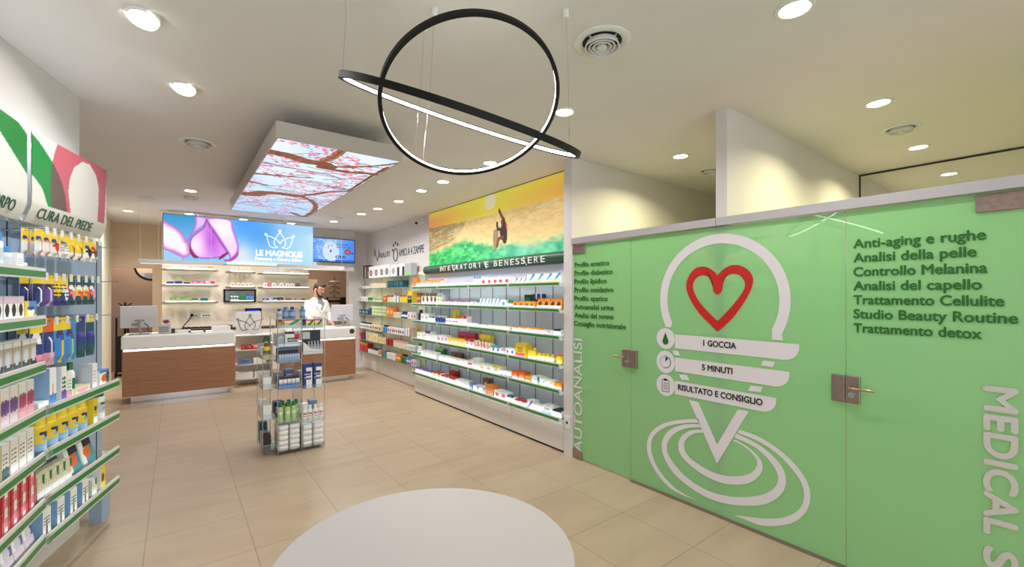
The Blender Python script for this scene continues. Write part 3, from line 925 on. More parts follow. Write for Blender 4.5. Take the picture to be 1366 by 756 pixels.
# mirror in the nearer cubicle
t = thing('wall_mirror', 'tall mirror on the cubicle wall above the green glass', 'mirror', (6.13, 0, 0))
B1(0, -1.55, 0.3, 0.02, 1.575, 2.93).build('mirror_glass', MIRROR, t)
B1(-0.006, -1.55, 2.93, 0.02, 1.575, 2.945).box(-0.006, 1.562, 0.3, 0, 1.575, 2.93).build('frame', DARK, t)
structure('wall_mirror_backing', B1(6.15, -1.6, 0, 6.25, 1.575, CEIL), CREAM, 'cream wall behind the cubicle mirror', 'wall')


# ------------------------------------------------------------------ lamps
def downlight(x, y, label, w=DOWNLIGHT_W, tilt=None, r=0.062, col=(1.0, 0.98, 0.975)):
    if tilt:
        r = 0.045
    t = thing('downlight', label, 'ceiling light', (x, y, CEIL), 0, 'recessed ceiling lamps')
    MB().lathe([(r + 0.022, 0), (r + 0.02, -0.006), (r + 0.004, -0.008), (r, -0.002), (r, 0.0)], 28, cap=False).build('trim_ring', LIPWHITE, t, smooth=True)
    mb = MB().lathe([(r * 0.98, -0.004), (0.001, -0.0045)], 28, cap=False)
    o = mb.build('diffuser', LAMP, t)
    ld = bpy.data.lights.new('downlight_beam', 'AREA')
    ld.shape = 'DISK'
    ld.size = 2 * r
    ld.energy = w
    ld.color = col
    ld.spread = R(150)
    lo = bpy.data.objects.new('downlight_beam', ld)
    COL.objects.link(lo)
    lo.parent = t
    lo.location = (0, 0, -0.014)
    if tilt:
        t.children[0].data.transform(Matrix.Scale(1.5, 4))
        mb = MB().lathe([(r + 0.03, 0.03), (r + 0.03, -0.008), (r + 0.022, -0.014), (r, -0.012)], 28, cap=False)
        g = mb.build('gimbal_ring', LIPWHITE, t, smooth=True)
        for q in (o, g):
            q.rotation_euler = (R(tilt[0]), R(tilt[1]), 0)
        o.location = (0, 0, -0.012)
        lo.rotation_euler = (R(tilt[0]), R(tilt[1]), 0)
        lo.location = (0, 0, -0.03)
    return t


for x, y, lb, tl in (
    (-0.13, 2.77, 'tilted spotlight in the ceiling beside the sign over the shelves', (-18, 14)),
    (0.037, 3.55, 'tilted spotlight second along, between the wall sign and the blossom panel', (-18, 14)),
    (2.32, 0.843, 'round ceiling lamp above the green glass, next to the mirror cubicle', None),
    (2.281, 2.351, 'round ceiling lamp beside the tip of the ring pendant', None),
    (2.559, 3.72, 'small ceiling lamp seen through the ring pendant', None),
    (2.535, 4.678, 'ceiling lamp in the row along the mural, second from the ring pendant', None),
    (2.53, 5.253, 'ceiling lamp in the row along the mural, third from the ring pendant', None),
    (2.556, 6.038, 'ceiling lamp in the row along the mural, fourth from the ring pendant', None),
    (2.517, 6.763, 'ceiling lamp in the row along the mural, fifth from the ring pendant', None),
    (2.461, 7.368, 'ceiling lamp in the row along the mural, sixth from the ring pendant', None),
    (2.307, 8.43, 'ceiling lamp just before the wall screen', None),
    (0.151, 7.068, 'ceiling lamp beside the far corner of the blossom panel', None),
    (-0.608, 9.38, 'ceiling lamp above the passage behind the counter', None),
    (0.181, 9.1, 'ceiling lamp behind the flower sign, above its flower', None),
    (0.964, 9.2, 'ceiling lamp behind the flower sign, at its middle', None),
    (1.733, 9.15, 'ceiling lamp behind the flower sign, above its crown', None),
):
    downlight(x, y, lb, tilt=tl, w=DOWNLIGHT_W * (1.7 if y > 8.3 else 1.0))
YW = (1.0, 0.93, 0.55)
for x, y, lb in ((3.93, 0.9, 'ceiling lamp of the mirror cubicle next to the green glass'), (5.398, 0.949, 'ceiling lamp of the mirror cubicle next to the mirror'),
                 (3.908, 2.414, 'ceiling lamp over the cubicle beside the supplement shelves')):
    downlight(x, y, lb, w=19, col=YW)
for x, y, lb in ((2.75, 11.2, 'added fill lamp in the room behind the pharmacist'), (-0.7, 11.7, 'added fill lamp in the passage beside the back wall')):
    downlight(x, y, lb, w=18, col=(1.0, 0.9, 0.8))  # unseen fill lamps, added to brighten the back room and the passage


def vent(x, y, r, label):
    t = thing('ceiling_vent', label, 'air vent', (x, y, CEIL), 0, 'round air vents in the ceiling')
    MB().lathe([(r, 0), (r, -0.006), (r * 0.93, -0.012), (r * 0.78, -0.012), (r * 0.68, 0.0)], 36, cap=False).build('flange', LIPWHITE, t, smooth=True)
    MB().lathe([(r * 0.7, -0.001), (0.001, -0.001)], 24, cap=False).build('duct', BLACK, t)
    for f in (0.56, 0.42, 0.28):
        MB().lathe([(r * f, -0.004), (r * (f + 0.06), -0.03), (r * (f + 0.02), -0.032), (r * (f - 0.03), -0.006)], 32, cap=False).build('cone_ring', LIPWHITE, t, smooth=True)
    MB().lathe([(r * 0.14, -0.006), (r * 0.17, -0.034), (0.001, -0.036)], 24, cap=False).build('centre_cap', LIPWHITE, t, smooth=True)
    MB().box(-r * 0.66, -0.003, -0.006, r * 0.66, 0.003, -0.002).box(-0.003, -r * 0.66, -0.006, 0.003, r * 0.66, -0.002).build('spoke', LIPWHITE, t)


vent(1.811, 1.58, 0.15, 'large round air vent beside the ring pendant')
vent(0.156, 4.799, 0.14, 'round air vent beside the blossom panel')
vent(0.168, 7.494, 0.13, 'round air vent over the first counter')
vent(4.678, 0.927, 0.13, 'round air vent in the mirror cubicle')
vent(4.614, 2.493, 0.13, 'round air vent in the cubicle by the supplement shelves')

# ring pendant ---------------------------------------------------------------------
def ring_lamp(label, c, n, dia, cables, height=0.036, thick=0.02):
    n = Vector(n).normalized()
    t = thing('ring_pendant', label, 'pendant light', c, 0, 'crossed ring pendants')
    u = n.orthogonal().normalized()
    w = n.cross(u)
    Rr = dia / 2
    N = 128
    fr, led = MB(), MB()
    prof = [(Rr - thick, -height / 2), (Rr, -height / 2), (Rr, height / 2), (Rr - thick, height / 2), (Rr - thick, height / 2 - 0.004), (Rr - thick + 0.006, height / 2 - 0.005), (Rr - thick + 0.006, -height / 2 + 0.005), (Rr - thick, -height / 2 + 0.004)]
    m = len(prof)
    for k in range(N):
        a = 2 * math.pi * k / N
        e = u * math.cos(a) + w * math.sin(a)
        for r, h in prof:
            fr.vert(e * r + n * h)
        led.vert(e * (Rr - thick + 0.001) + n * (height / 2 - 0.005)); led.vert(e * (Rr - thick + 0.001) - n * (height / 2 - 0.005))
    for k in range(N):
        j = (k + 1) % N
        for i in range(m):
            i2 = (i + 1) % m
            fr.face((k * m + i, k * m + i2, j * m + i2, j * m + i))
        led.face((2 * k, 2 * k + 1, 2 * j + 1, 2 * j))
    fr.build('ring_frame', BLACK, t, smooth=True)
    led.build('light_band', RINGLED, t)
    for a, (cx, cyy) in cables:
        e = (u * math.cos(a) + w * math.sin(a)) * (Rr - thick / 2) + n * (height / 2)
        top = Vector((cx - c[0], cyy - c[1], CEIL - c[2]))
        mid = (e + top) / 2 + Vector((0.012, 0.008, 0))
        cb = MB().tube([e, mid, top], 0.0018, 6).build('suspension_cable', CHROME, t)
        MB().lathe([(0.012, -0.035), (0.016, -0.03), (0.016, 0)], 12, o=tuple(top)).build('ceiling_cup', LIPWHITE, cb)
    return t


def near_angle(c, n, dia, p):
    n = Vector(n).normalized(); u = n.orthogonal().normalized(); w = n.cross(u)
    d = Vector(p) - Vector(c)
    return math.atan2(d.dot(w), d.dot(u))


c1, n1 = (1.019, 1.625, 2.418), (0.139, 0.508, 0.85)
c2, n2 = (0.998, 1.638, 2.361), (0.07, -0.396, 0.916)
ring_lamp('black ring pendant tilted to face the shop, crossing the flatter ring', c1, n1, 0.78, [(near_angle(c1, n1, 0.78, (0.94, 1.98, 2.2)), (0.973, 1.877)), (near_angle(c1, n1, 0.78, (0.88, 1.96, 2.2)), (0.989, 2.019))], 0.0245, 0.0165)
ring_lamp('wider black ring pendant seen edge on, lit along its inner side', c2, n2, 1.04, [(near_angle(c2, n2, 1.04, (1.51, 1.47, 2.3)), (1.475, 1.51)), (near_angle(c2, n2, 1.04, (0.54, 1.82, 2.4)), (0.54, 1.82))], 0.0245, 0.0165)

# blossom light box ------------------------------------------------------------------
t = thing('ceiling_light_box', 'ceiling light box printed with pink blossom on brown branches', 'ceiling light', (0, 0, 0))
bx0, bx1, by0, by1, bz0, bz1 = 0.558, 1.488, 3.45, 6.765, 2.70, 2.82
mb = MB()
mb.box(bx0, by0, bz0, bx0 + 0.012, by1, bz1).box(bx1 - 0.012, by0, bz0, bx1, by1, bz1).box(bx0 + 0.012, by0, bz0, bx1 - 0.012, by0 + 0.012, bz1).box(bx0 + 0.012, by1 - 0.012, bz0, bx1 - 0.012, by1, bz1).box(bx0 + 0.012, by0 + 0.012, bz1 - 0.012, bx1 - 0.012, by1 - 0.012, bz1)
mb.build('frame', mat('light_box_frame', S(196, 188, 180), 0.5), t)
for x in (bx0 + 0.12, bx1 - 0.12):
    for y in (by0 + 0.3, by1 - 0.3):
        MB().tube([(x, y, bz1), (x, y, CEIL)], 0.006, 8).build('hanger', CHROME, t)


def blossom_art():
    w, h = 170, 560
    X, Y = np.meshgrid(np.linspace(bx0, bx1, w), np.linspace(by0, by1, h))
    v = (Y - by0) / (by1 - by0)
    img = np.stack([222 - 60 * v ** 1.5, 234 - 30 * v ** 1.5, 246 - 6 * v], -1)
    n = vnoise(h, w, 10, 3, 1)
    blend(img, np.clip((n - 0.55) * 3, 0, 1) * (0.3 + 0.7 * v), (150, 205, 240))
    g = np.random.default_rng(3)
    for k in range(110):                                   # fine twigs
        x0, y0 = g.uniform(bx0, bx1), g.uniform(by0, by1)
        L = g.uniform(0.15, 0.5); a = g.uniform(-0.7, 0.5)
        p = [(x0, y0), (x0 + L * 0.5 * math.cos(a), y0 + L * 0.5 * math.sin(a) + g.normal() * 0.03), (x0 + L * math.cos(a), y0 + L * math.sin(a))]
        blend(img, dist_line(X, Y, p) < g.uniform(0.004, 0.009), (104, 62, 58))
    dens = vnoise(h, w, 16, 5, 5)
    for k in range(2300):
        x0, y0 = g.uniform(bx0, bx1), g.uniform(by0, by1)
        i = int((y0 - by0) / (by1 - by0) * (h - 1)); j = int((x0 - bx0) / (bx1 - bx0) * (w - 1))
        if dens[i, j] < 0.45:
            continue
        r = g.uniform(0.006, 0.0125)
        c = [(216, 58, 100), (232, 100, 134), (242, 140, 168), (184, 36, 76)][g.integers(4)]
        s0, s1 = max(0, i - 8), i + 9
        sub = img[s0:s1]
        m = ((X[s0:s1] - x0) / (r * 1.5)) ** 2 + ((Y[s0:s1] - y0) / r) ** 2 < 1
        blend(sub, m * 0.9, c)
    def branch(p, r0, r1, c):
        q = smooth_poly(p, 6, False)
        n_ = len(q)
        for i in range(n_ - 1):
            rr = r0 + (r1 - r0) * i / n_
            m = dist_line(X, Y, q[i:i + 2]) < rr * (1 + 0.15 * math.sin(i * 1.7))
            blend(img, m, np.array(c) * (0.8 + 0.35 * ((i * 7) % 5) / 5))
            blend(img, (dist_line(X, Y - rr * 0.45, q[i:i + 2]) < rr * 0.3), np.array(c) * 0.6)
    br = (138, 76, 44)
    branch([(1.136, 5.396), (1.288, 5.581), (1.397, 5.887), (1.451, 6.285), (1.434, 6.721), (1.241, 6.513)], 0.025, 0.04, br)
    branch([(1.461, 4.788), (1.456, 4.394), (1.453, 4.051), (1.463, 3.68)], 0.015, 0.02, br)
    branch([(0.57, 4.173), (0.72, 4.203), (0.875, 4.215), (1.052, 4.23)], 0.012, 0.008, (110, 66, 50))
    branch([(0.558, 4.607), (0.685, 4.573), (0.862, 4.521), (1.028, 4.454)], 0.03, 0.012, br)
    branch([(0.557, 4.958), (0.726, 5.027)], 0.03, 0.012, br)
    branch([(1.048, 3.969), (1.208, 3.876), (1.393, 3.668), (1.491, 3.507)], 0.018, 0.016, br)
    branch([(1.082, 5.361), (1.198, 5.19), (1.319, 4.939), (1.471, 4.797)], 0.035, 0.022, br)
    branch([(0.552, 5.594), (0.676, 5.579), (0.741, 5.423), (0.875, 5.365), (1.082, 5.361)], 0.09, 0.06, br)
    branch([(0.993, 4.04), (1.233, 4.043), (1.399, 3.977), (1.515, 3.99)], 0.035, 0.026, br)
    branch([(0.972, 3.815), (1.003, 3.669), (1.015, 3.454)], 0.04, 0.034, (168, 102, 66))
    branch([(0.554, 3.836), (0.702, 3.851), (0.86, 3.926), (0.974, 3.917), (1.038, 3.977)], 0.058, 0.072, br)
    return img


put('printed_face', grid_mesh('printed_face', blossom_art(), lambda u, v: (bx0 + 0.003 + u * (bx1 - bx0 - 0.006), by0 + 0.003 + v * (by1 - by0 - 0.006), bz0 + 0.003), ART), t)

# flower sign --------------------------------------------------------------------------
sx0, sx1, sz0, sz1, sy = -0.165, 2.07, 2.11, 2.895, 8.9
t = thing('light_box_sign', 'wide backlit sign with a magnolia bud and white crown logo', 'sign', (0, 0, 0))
B1(sx0, sy + 0.006, sz0, sx1, sy + 0.09, sz1).build('housing', DARK, t)
for x in (0.3, 1.6):
    MB().tube([(x, sy + 0.05, sz1), (x, sy + 0.05, CEIL)], 0.004, 8).build('hanger', CHROME, t)


def magnolia_art():
    w, h = 330, 118
    U, V = np.meshgrid(np.linspace(0, 1, w), np.linspace(0, 1, h))
    img = np.stack([120 + 40 * U - 70 * np.exp(-((U - 0.5) / 0.12) ** 2) * V, 190 + 10 * U - 40 * np.exp(-((U - 0.5) / 0.12) ** 2) * V, 246 + 0 * U], -1)
    blend(img, np.clip((V - 0.3) * 1.3, 0, 1) * (U < 0.2), (48, 140, 190))
    blend(img, np.exp(-((U - 0.49) / 0.09) ** 2 - ((V - 0.25) / 0.28) ** 2) * 0.8, (236, 234, 226))
    blend(img, np.exp(-((U - 0.62) / 0.12) ** 2 - ((V - 0.75) / 0.4) ** 2) * 0.7, (66, 148, 226))
    blend(img, np.exp(-((V - 0.0) / 0.10) ** 2) * (U > 0.38) * np.clip((0.9 - U) * 4, 0, 1), (246, 250, 255))
    def petal(p, base, edge, ew=0.02, sh=None):
        q = smooth_poly(p, 5)
        m = inside(U, V, q)
        d = dist_line(U * 2.83, V, [(a * 2.83, b) for a, b in q + q[:1]])
        k = np.clip(1 - d / ew, 0, 1)
        c = np.array(base, float)[None, None] * np.ones(U.shape + (1,))
        if sh is not None:
            (su, sv, sr, sc) = sh
            g = np.exp(-((U - su) * 2.83 / sr) ** 2 - ((V - sv) / sr) ** 2)[..., None]
            c = c * (1 - g) + np.array(sc, float) * g
        c = c * (1 - k[..., None]) + np.array(edge, float) * k[..., None]
        img[m] = c[m]
    petal([(-0.03, 0.325), (0.066, 0.192), (0.116, 0.111), (0.091, 0.0), (-0.03, -0.02)], (150, 200, 246), (180, 120, 190), 0.03)
    petal([(-0.02, 0.84), (0.041, 0.787), (0.085, 0.699), (0.116, 0.595), (0.136, 0.463), (0.149, 0.422), (0.158, 0.196), (0.116, 0.111), (0.066, 0.192), (-0.02, 0.34)], (236, 224, 244), (190, 90, 180), 0.09, (0.07, 0.6, 0.3, (246, 240, 250)))
    petal([(0.189, 1.0), (0.247, 1.0), (0.257, 0.905), (0.24, 0.808), (0.2, 0.695), (0.165, 0.584), (0.145, 0.443), (0.136, 0.475), (0.158, 0.616), (0.181, 0.815)], (222, 186, 236), (150, 96, 196), 0.05)
    petal([(0.257, 0.975), (0.40, 1.0), (0.425, 0.78), (0.448, 0.577), (0.461, 0.389), (0.448, 0.243), (0.413, 0.118), (0.384, 0.078), (0.398, 0.139), (0.391, 0.233), (0.349, 0.462), (0.301, 0.708)], (232, 206, 244), (170, 70, 190), 0.05, (0.36, 0.8, 0.3, (246, 236, 250)))
    petal([(0.254, 0.951), (0.281, 0.796), (0.315, 0.642), (0.349, 0.462), (0.387, 0.268), (0.37, 0.184), (0.315, 0.128), (0.26, 0.109), (0.2, 0.123), (0.171, 0.222), (0.155, 0.332), (0.152, 0.422), (0.161, 0.537), (0.194, 0.658), (0.234, 0.784)], (214, 130, 228), (126, 40, 150), 0.035, (0.19, 0.38, 0.32, (248, 226, 246)))
    blend(img, np.exp(-((U - 0.285) / 0.05) ** 2 - ((V - 0.5) / 0.32) ** 2) * 0.7 * inside(U, V, [(0.16, 0.5), (0.26, 0.9), (0.35, 0.46), (0.33, 0.15), (0.2, 0.15)]), (176, 60, 206))
    for p in ([(0.152, 0.42), (0.156, 0.309), (0.181, 0.2), (0.207, 0.124), (0.175, 0.119), (0.152, 0.25)], [(0.328, 0.111), (0.356, 0.216), (0.391, 0.268), (0.391, 0.233), (0.365, 0.157), (0.34, 0.105)]):
        petal(p, (150, 36, 90), (96, 20, 62), 0.02)
    petal([(0.36, 0.1), (0.40, 0.12), (0.45, 0.25), (0.46, 0.32), (0.455, 0.2), (0.42, 0.09), (0.38, 0.06)], (190, 70, 180), (150, 40, 140), 0.02)
    return img


face = put('printed_face', grid_mesh('printed_face', magnolia_art(), lambda u, v: (sx0 + 0.008 + u * (sx1 - sx0 - 0.016), sy, sz0 + 0.006 + v * (sz1 - sz0 - 0.014)), ART), t)
GLOW = mat('lit_white', (1, 1, 1), emit=(1, 1, 1), strength=1.1)


def crown(cx, cz, k, place, m, parent, name='crown_logo', r=0.006):
    mb = MB()
    T = lambda p: place(cx + p[0] * k, cz + p[1] * k)
    for sgn in (1, -1):
        mb.tube([T((sgn * p[0], p[1])) for p in smooth_poly([(0, 1.0), (0.28, 0.55), (0.4, 0.2), (0.33, -0.05), (0.14, -0.2)], 5, False)], r, 6)
        mb.tube([T((sgn * p[0], p[1])) for p in smooth_poly([(0, 0.12), (0.2, 0.4), (0.55, 0.58), (0.86, 0.68)], 5, False)], r, 6)
        mb.tube([T((sgn * p[0], p[1])) for p in smooth_poly([(0.9, 0.68), (0.82, 0.3), (0.68, -0.1), (0.45, -0.22), (0.26, -0.2)], 5, False)], r, 6)
        mb.tube([T((sgn * (0.95 + 0.08 * math.cos(a)), 0.76 + 0.08 * math.sin(a))) for a in np.linspace(0, 2 * math.pi, 13)[:-1]], r, 6, closed=True)
    mb.tube([T((0.08 * math.cos(a), 1.1 + 0.08 * math.sin(a))) for a in np.linspace(0, 2 * math.pi, 13)[:-1]], r, 6, closed=True)
    return mb.build(name, m, parent)


W_ = sx1 - sx0
crown(sx0 + 0.745 * W_, sz0 + 0.49 * (sz1 - sz0), 0.235, lambda a, b: (a, sy - 0.004, b), GLOW, t, r=0.0038)
lettering('LE MAGNOLIE', (sx0 + 0.577 * W_, sy - 0.002, sz0 + 0.235 * 0.785), (1, 0, 0), (0, 0, 1), 0.335 * W_, 0.095, GLOW, t, bold=0.02)
lettering('Farmacia e Centro Salute', (sx0 + 0.572 * W_, sy - 0.002, sz0 + 0.135 * 0.785), (1, 0, 0), (0, 0, 1), 0.338 * W_, 0.052, GLOW, t, bold=0.02)

# wall screen ---------------------------------------------------------------------------
t = thing('wall_screen', 'flat screen showing a blue advert with a price', 'screen', (2.16, 9.38, 2.26))
tw, th = 0.84, 0.49
B1(0, 0, 0, tw, 0.045, th).build('bezel', BLACKGLOSS, t, bevel=0.004)


def tv_art():
    w, h = 120, 70
    U, V = np.meshgrid(np.linspace(0, 1, w), np.linspace(0, 1, h))
    img = np.stack([70 + 70 * np.exp(-((U - 0.45) / 0.3) ** 2), 130 + 55 * np.exp(-((U - 0.45) / 0.3) ** 2), 226 + 0 * U], -1)
    blend(img, (V < 0.09) * 1.0, (24, 96, 190))
    blend(img, ((U - 0.42) / 0.2) ** 2 + ((V - 0.45) / 0.42) ** 2 < 1, (190, 208, 246))
    n = vnoise(h, w, 14, 20, 4)
    blend(img, (n > 0.7) * (U < 0.55) * 0.35, (230, 240, 255))
    blend(img, ((U - 0.415) / 0.022) ** 2 + ((V - 0.47) / 0.075) ** 2 < 1, (16, 44, 130))
    for a, b, r in ((0.21, 0.69, 0.018), (0.36, 0.68, 0.018), (0.45, 0.71, 0.016), (0.35, 0.6, 0.014), (0.29, 0.6, 0.012)):
        blend(img, ((U - a) / r) ** 2 + ((V - b) / (r * 1.1)) ** 2 < 1, (30, 70, 160))
    blend(img, inside(U, V, [(0.1, 0.34), (0.16, 0.4), (0.24, 0.33), (0.2, 0.345), (0.15, 0.36)]), (40, 110, 190))
    blend(img, ((U - 0.83) / 0.08) ** 2 + ((V - 0.46) / 0.11) ** 2 < 1, (120, 20, 34))
    blend(img, ((U - 0.83) / 0.06) ** 2 + ((V - 0.46) / 0.07) ** 2 < 1, (206, 90, 90))
    blend(img, (np.abs(U - 0.95) < 0.03) * (np.abs(V - 0.41) < 0.035), (30, 60, 190))
    return img


face = put('display', grid_mesh('display', tv_art(), lambda u, v: (0.015 + u * (tw - 0.03), -0.001, 0.015 + v * (th - 0.03)), ART), t)
SCRINK = mat('screen_ink', S(16, 44, 96), 0.5)
lettering('MSM COLLAGEN', (0.45, -0.002, 0.355), (1, 0, 0), (0, 0, 1), 0.25, 0.034, SCRINK, t, depth=0.001)
lettering('ARTICULAR CARE', (0.45, -0.002, 0.30), (1, 0, 0), (0, 0, 1), 0.31, 0.034, SCRINK, t, depth=0.001)
lettering('\u20ac39,00', (0.44, -0.002, 0.09), (1, 0, 0), (0, 0, 1), 0.2, 0.055, SCRINK, t, depth=0.001, bold=0.03)
B1(0.3, 0.045, 0.15, 0.54, 0.12, 0.35).build('wall_bracket', DARK, t)

# hanging bars over the counters ---------------------------------------------------------
BARW = mat('bar_white', S(214, 210, 206), 0.45)
for x0, x1, lb in ((-0.41, 0.57, 'white light bar hung on wires over the first counter'), (1.30, 2.33, 'white light bar hung on wires over the second counter')):
    t = thing('light_bar', lb, 'pendant light', (0, 0, 0), 0, 'light bars over the counters')
    B1(x0, 7.86, 2.035, x1, 7.94, 2.09).build('bar_body', BARW, t, bevel=0.004)
    B1(x0 + 0.02, 7.87, 2.031, x1 - 0.02, 7.93, 2.0345).build('light_panel', LEDWARM, t)
    for x in ((x0 + 0.02, x0 + 0.22, x1 - 0.15) if x0 < 0 else (x0 + 0.1, x1 - 0.03)):
        MB().tube([(x, 7.9, 2.09), (x, 7.95, CEIL)], 0.002, 6).build('suspension_wire', LIPWHITE, t)
    B1((x0 if x0 < 0 else x1 - 0.16), 7.9, CEIL - 0.025, (x0 + 0.16 if x0 < 0 else x1 + 0.02), 8.0, CEIL).build('ceiling_rose', LIPWHITE, t)

# mural -----------------------------------------------------------------------------------
mx, my0, my1, mz0, mz1 = 3.355, 6.67, 3.21, 2.045, 2.942
t = thing('wall_mural', 'large print of a surfer on a green wave at sunset', 'picture', (0, 0, 0))
B1(mx + 0.002, my1, mz0, mx + 0.022, my0, mz1).build('panel', LIPWHITE, t)
B1(mx - 0.004, my1, mz1, mx + 0.022, my0, mz1 + 0.006).build('top_rail', DARK, t)


def mural_art():
    w, h = 330, 110
    Yc, Z = np.meshgrid(np.linspace(my0, my1, w), np.linspace(mz0, mz1, h))
    U = (my0 - Yc) / (my0 - my1)
    g = np.exp(-((U - 0.5) / 0.3) ** 2)
    img = np.stack([248 - 8 * g, 186 + 42 * g, 92 - 6 * g], -1)
    blend(img, np.exp(-((U - 0.0) / 0.16) ** 2) * 0.7, (240, 158, 92))
    blend(img, np.exp(-((Z - 2.94) / 0.1) ** 2) * 0.7, (242, 236, 84))  # glow of light grazing the top edge, painted into the print
    sea = Z < 2.675
    n = 0.5 * vnoise(h, w, 44, 46, 2) + 0.3 * vnoise(h, w, 90, 100, 3) + 0.2 * vnoise(h, w, 12, 12, 8)
    n2 = 0.5 * vnoise(h, w, 60, 24, 6) + 0.5 * vnoise(h, w, 100, 60, 7)
    sp = np.stack([238 - 34 * n, 212 - 40 * n, 150 - 36 * n], -1)
    img[sea] = sp[sea]
    dark = inside(Yc, Z, [(6.7, 2.7), (5.5, 2.672), (5.62, 2.54), (5.92, 2.41), (6.7, 2.30)])
    blend(img, dark * 0.85, (146, 128, 82))
    blend(img, dark * np.clip((n2 - 0.5) * 6, 0, 1) * 0.8, (214, 196, 146))
    gl = np.interp(-Yc, [-6.7, -6.28, -5.84, -5.6, -5.26, -4.75, -4.39, -4.1, -3.8, -3.52, -3.2], [2.32, 2.35, 2.42, 2.45, 2.39, 2.29, 2.29, 2.22, 2.25, 2.28, 2.32])
    gl = gl + (n - 0.5) * 0.09
    gr = np.clip((gl - Z) / 0.1, 0, 1)
    sl = 0.5 * vnoise(h, w, 9, 30, 12) + 0.5 * vnoise(h, w, 26, 44, 13)
    k = np.clip((sl - 0.25) * 1.8, 0, 1)
    gc = np.stack([22 + 70 * k + 30 * U, 158 + 62 * k, 66 + 44 * k + 60 * U], -1)
    img[:] = img * (1 - gr[..., None]) + gc * gr[..., None]
    wv = 0.6 * vnoise(h, w, 14, 40, 9) + 0.4 * vnoise(h, w, 40, 90, 10)
    blend(img, gr * np.clip((wv - 0.74) * 6, 0, 1) * 0.6, (196, 240, 190))
    blend(img, gr * np.clip((0.24 - wv) * 6, 0, 1) * (U < 0.5), (8, 128, 54))
    blend(img, np.exp(-((U - 0.72) / 0.14) ** 2 - ((Z - 2.14) / 0.10) ** 2) * 0.55, (128, 208, 196))
    blend(img, np.exp(-((Z - gl) / 0.05) ** 2) * 0.35 * (U > 0.25), (222, 226, 160))
    blend(img, np.exp(-((U - 0.32) / 0.1) ** 2 - ((Z - 2.52) / 0.09) ** 2) * 0.7, (244, 218, 156))
    blend(img, ((Yc - 4.88) / 0.135) ** 2 + ((Z - 2.845) / 0.105) ** 2 < 1, (238, 236, 200))
    def blob(p, c):
        blend(img, inside(Yc, Z, smooth_poly(p, 4)), c)
    blob([(4.79, 2.46), (4.81, 2.3), (4.75, 2.18), (4.71, 2.26), (4.69, 2.42)], (150, 130, 96))
    dk = (52, 30, 22)
    def limb(p, r, c=dk):
        blend(img, dist_line(Yc, Z, p) < r, c)
    limb([(4.67, 2.70), (4.62, 2.62), (4.56, 2.56)], 0.022, (110, 60, 34))
    limb([(4.72, 2.54), (4.71, 2.46), (4.60, 2.44)], 0.022)
    blob([(4.63, 2.56), (4.57, 2.58), (4.54, 2.52), (4.57, 2.48), (4.62, 2.50)], (80, 40, 28))
    blob([(4.60, 2.52), (4.53, 2.54), (4.50, 2.42), (4.51, 2.28), (4.57, 2.26), (4.64, 2.36), (4.66, 2.42)], dk)
    limb([(4.60, 2.34), (4.69, 2.33), (4.72, 2.24)], 0.025, (120, 66, 40))
    blob([(4.53, 2.52), (4.50, 2.50), (4.50, 2.44), (4.52, 2.44)], (206, 60, 50))
    return img


put('printed_face', grid_mesh('printed_face', mural_art(), lambda u, v: (mx, my0 + u * (my1 - my0), mz0 + v * (mz1 - mz0)), MURALART), t)
# curved dark green strip under the mural
t = thing('lettered_strip', 'dark green curved strip lettered under the surfer mural', 'sign', (0, 0, 0))
prof = [(3.345, 2.075), (3.30, 2.068), (3.275, 2.045), (3.265, 2.0), (3.275, 1.965), (3.30, 1.945), (3.34, 1.94)]
mb = MB()
for y in (6.72, 3.21):
    for x, z in prof:
        mb.vert((x, y, z))
    for x, z in prof[::-1]:
        mb.vert((x + 0.006, y, z))
m = 2 * len(prof)
for i in range(m):
    mb.face((i, (i + 1) % m, m + (i + 1) % m, m + i))
mb.face(list(range(m))[::-1]); mb.face([m + i for i in range(m)])
mb.build('strip_body', noisy('dark_green_print', S(28, 62, 44), S(44, 92, 60), 5, 0.4), t, smooth=True)
STRIP_Y = [6.107, 6.04, 5.952, 5.832, 5.699, 5.598, 5.48, 5.366, 5.229, 5.111, 4.996, 4.822, 4.622, 4.51, 4.392, 4.273, 4.169, 4.062, 3.934, 3.823, 3.71]
for ch, yl in zip('INTEGRATORIEBENESSERE', STRIP_Y):
    lettering(ch, (3.2645, yl + (0.008 if ch == 'I' else 0.036), 1.966), (0, -1, 0), (0, 0, 1), 0.016 if ch == 'I' else 0.072, 0.07, DECALWHITE, t, depth=0.003, name='letter', bold=0.02)
for y in (5.72, 4.86, 4.03):
    MB().tube([(3.262, y + 0.02, 2.05), (3.256, y, 2.0), (3.268, y - 0.03, 1.945)], 0.005, 6).build('clip', LIPWHITE, t)

# lettering on the pet product wall
t = thing('wall_lettering', 'navy lettering INSALUTE with a V mark above the boxes', 'sign', (0, 0, 0))
lettering('INSALUTE', (3.377, 8.99, 2.36), (0, -1, 0), (0, 0, 1), 0.58, 0.105, NAVY, t, name='words')
MB().tube([(3.374, 9.27, 2.58), (3.374, 9.2, 2.45), (3.374, 9.08, 2.31), (3.374, 8.98, 2.54)], 0.006, 6).tube([(3.374, 9.3, 2.46), (3.374, 9.2, 2.52), (3.374, 9.25, 2.42)], 0.004, 6).build('emblem', NAVY, t)
t = thing('wall_lettering', 'navy lettering AMICI A 4 ZAMPE with a paw mark', 'sign', (0, 0, 0))
lettering('AMICI A 4 ZAMPE', (3.377, 7.98, 2.325), (0, -1, 0), (0, 0, 1), 1.07, 0.135, NAVY, t, name='words')
mb = MB()
mb.tube([(3.374, 8.13 + 0.1 * math.cos(a), 2.37 + 0.12 * math.sin(a)) for a in np.linspace(0, 2 * math.pi, 17)[:-1]], 0.009, 6, closed=True)
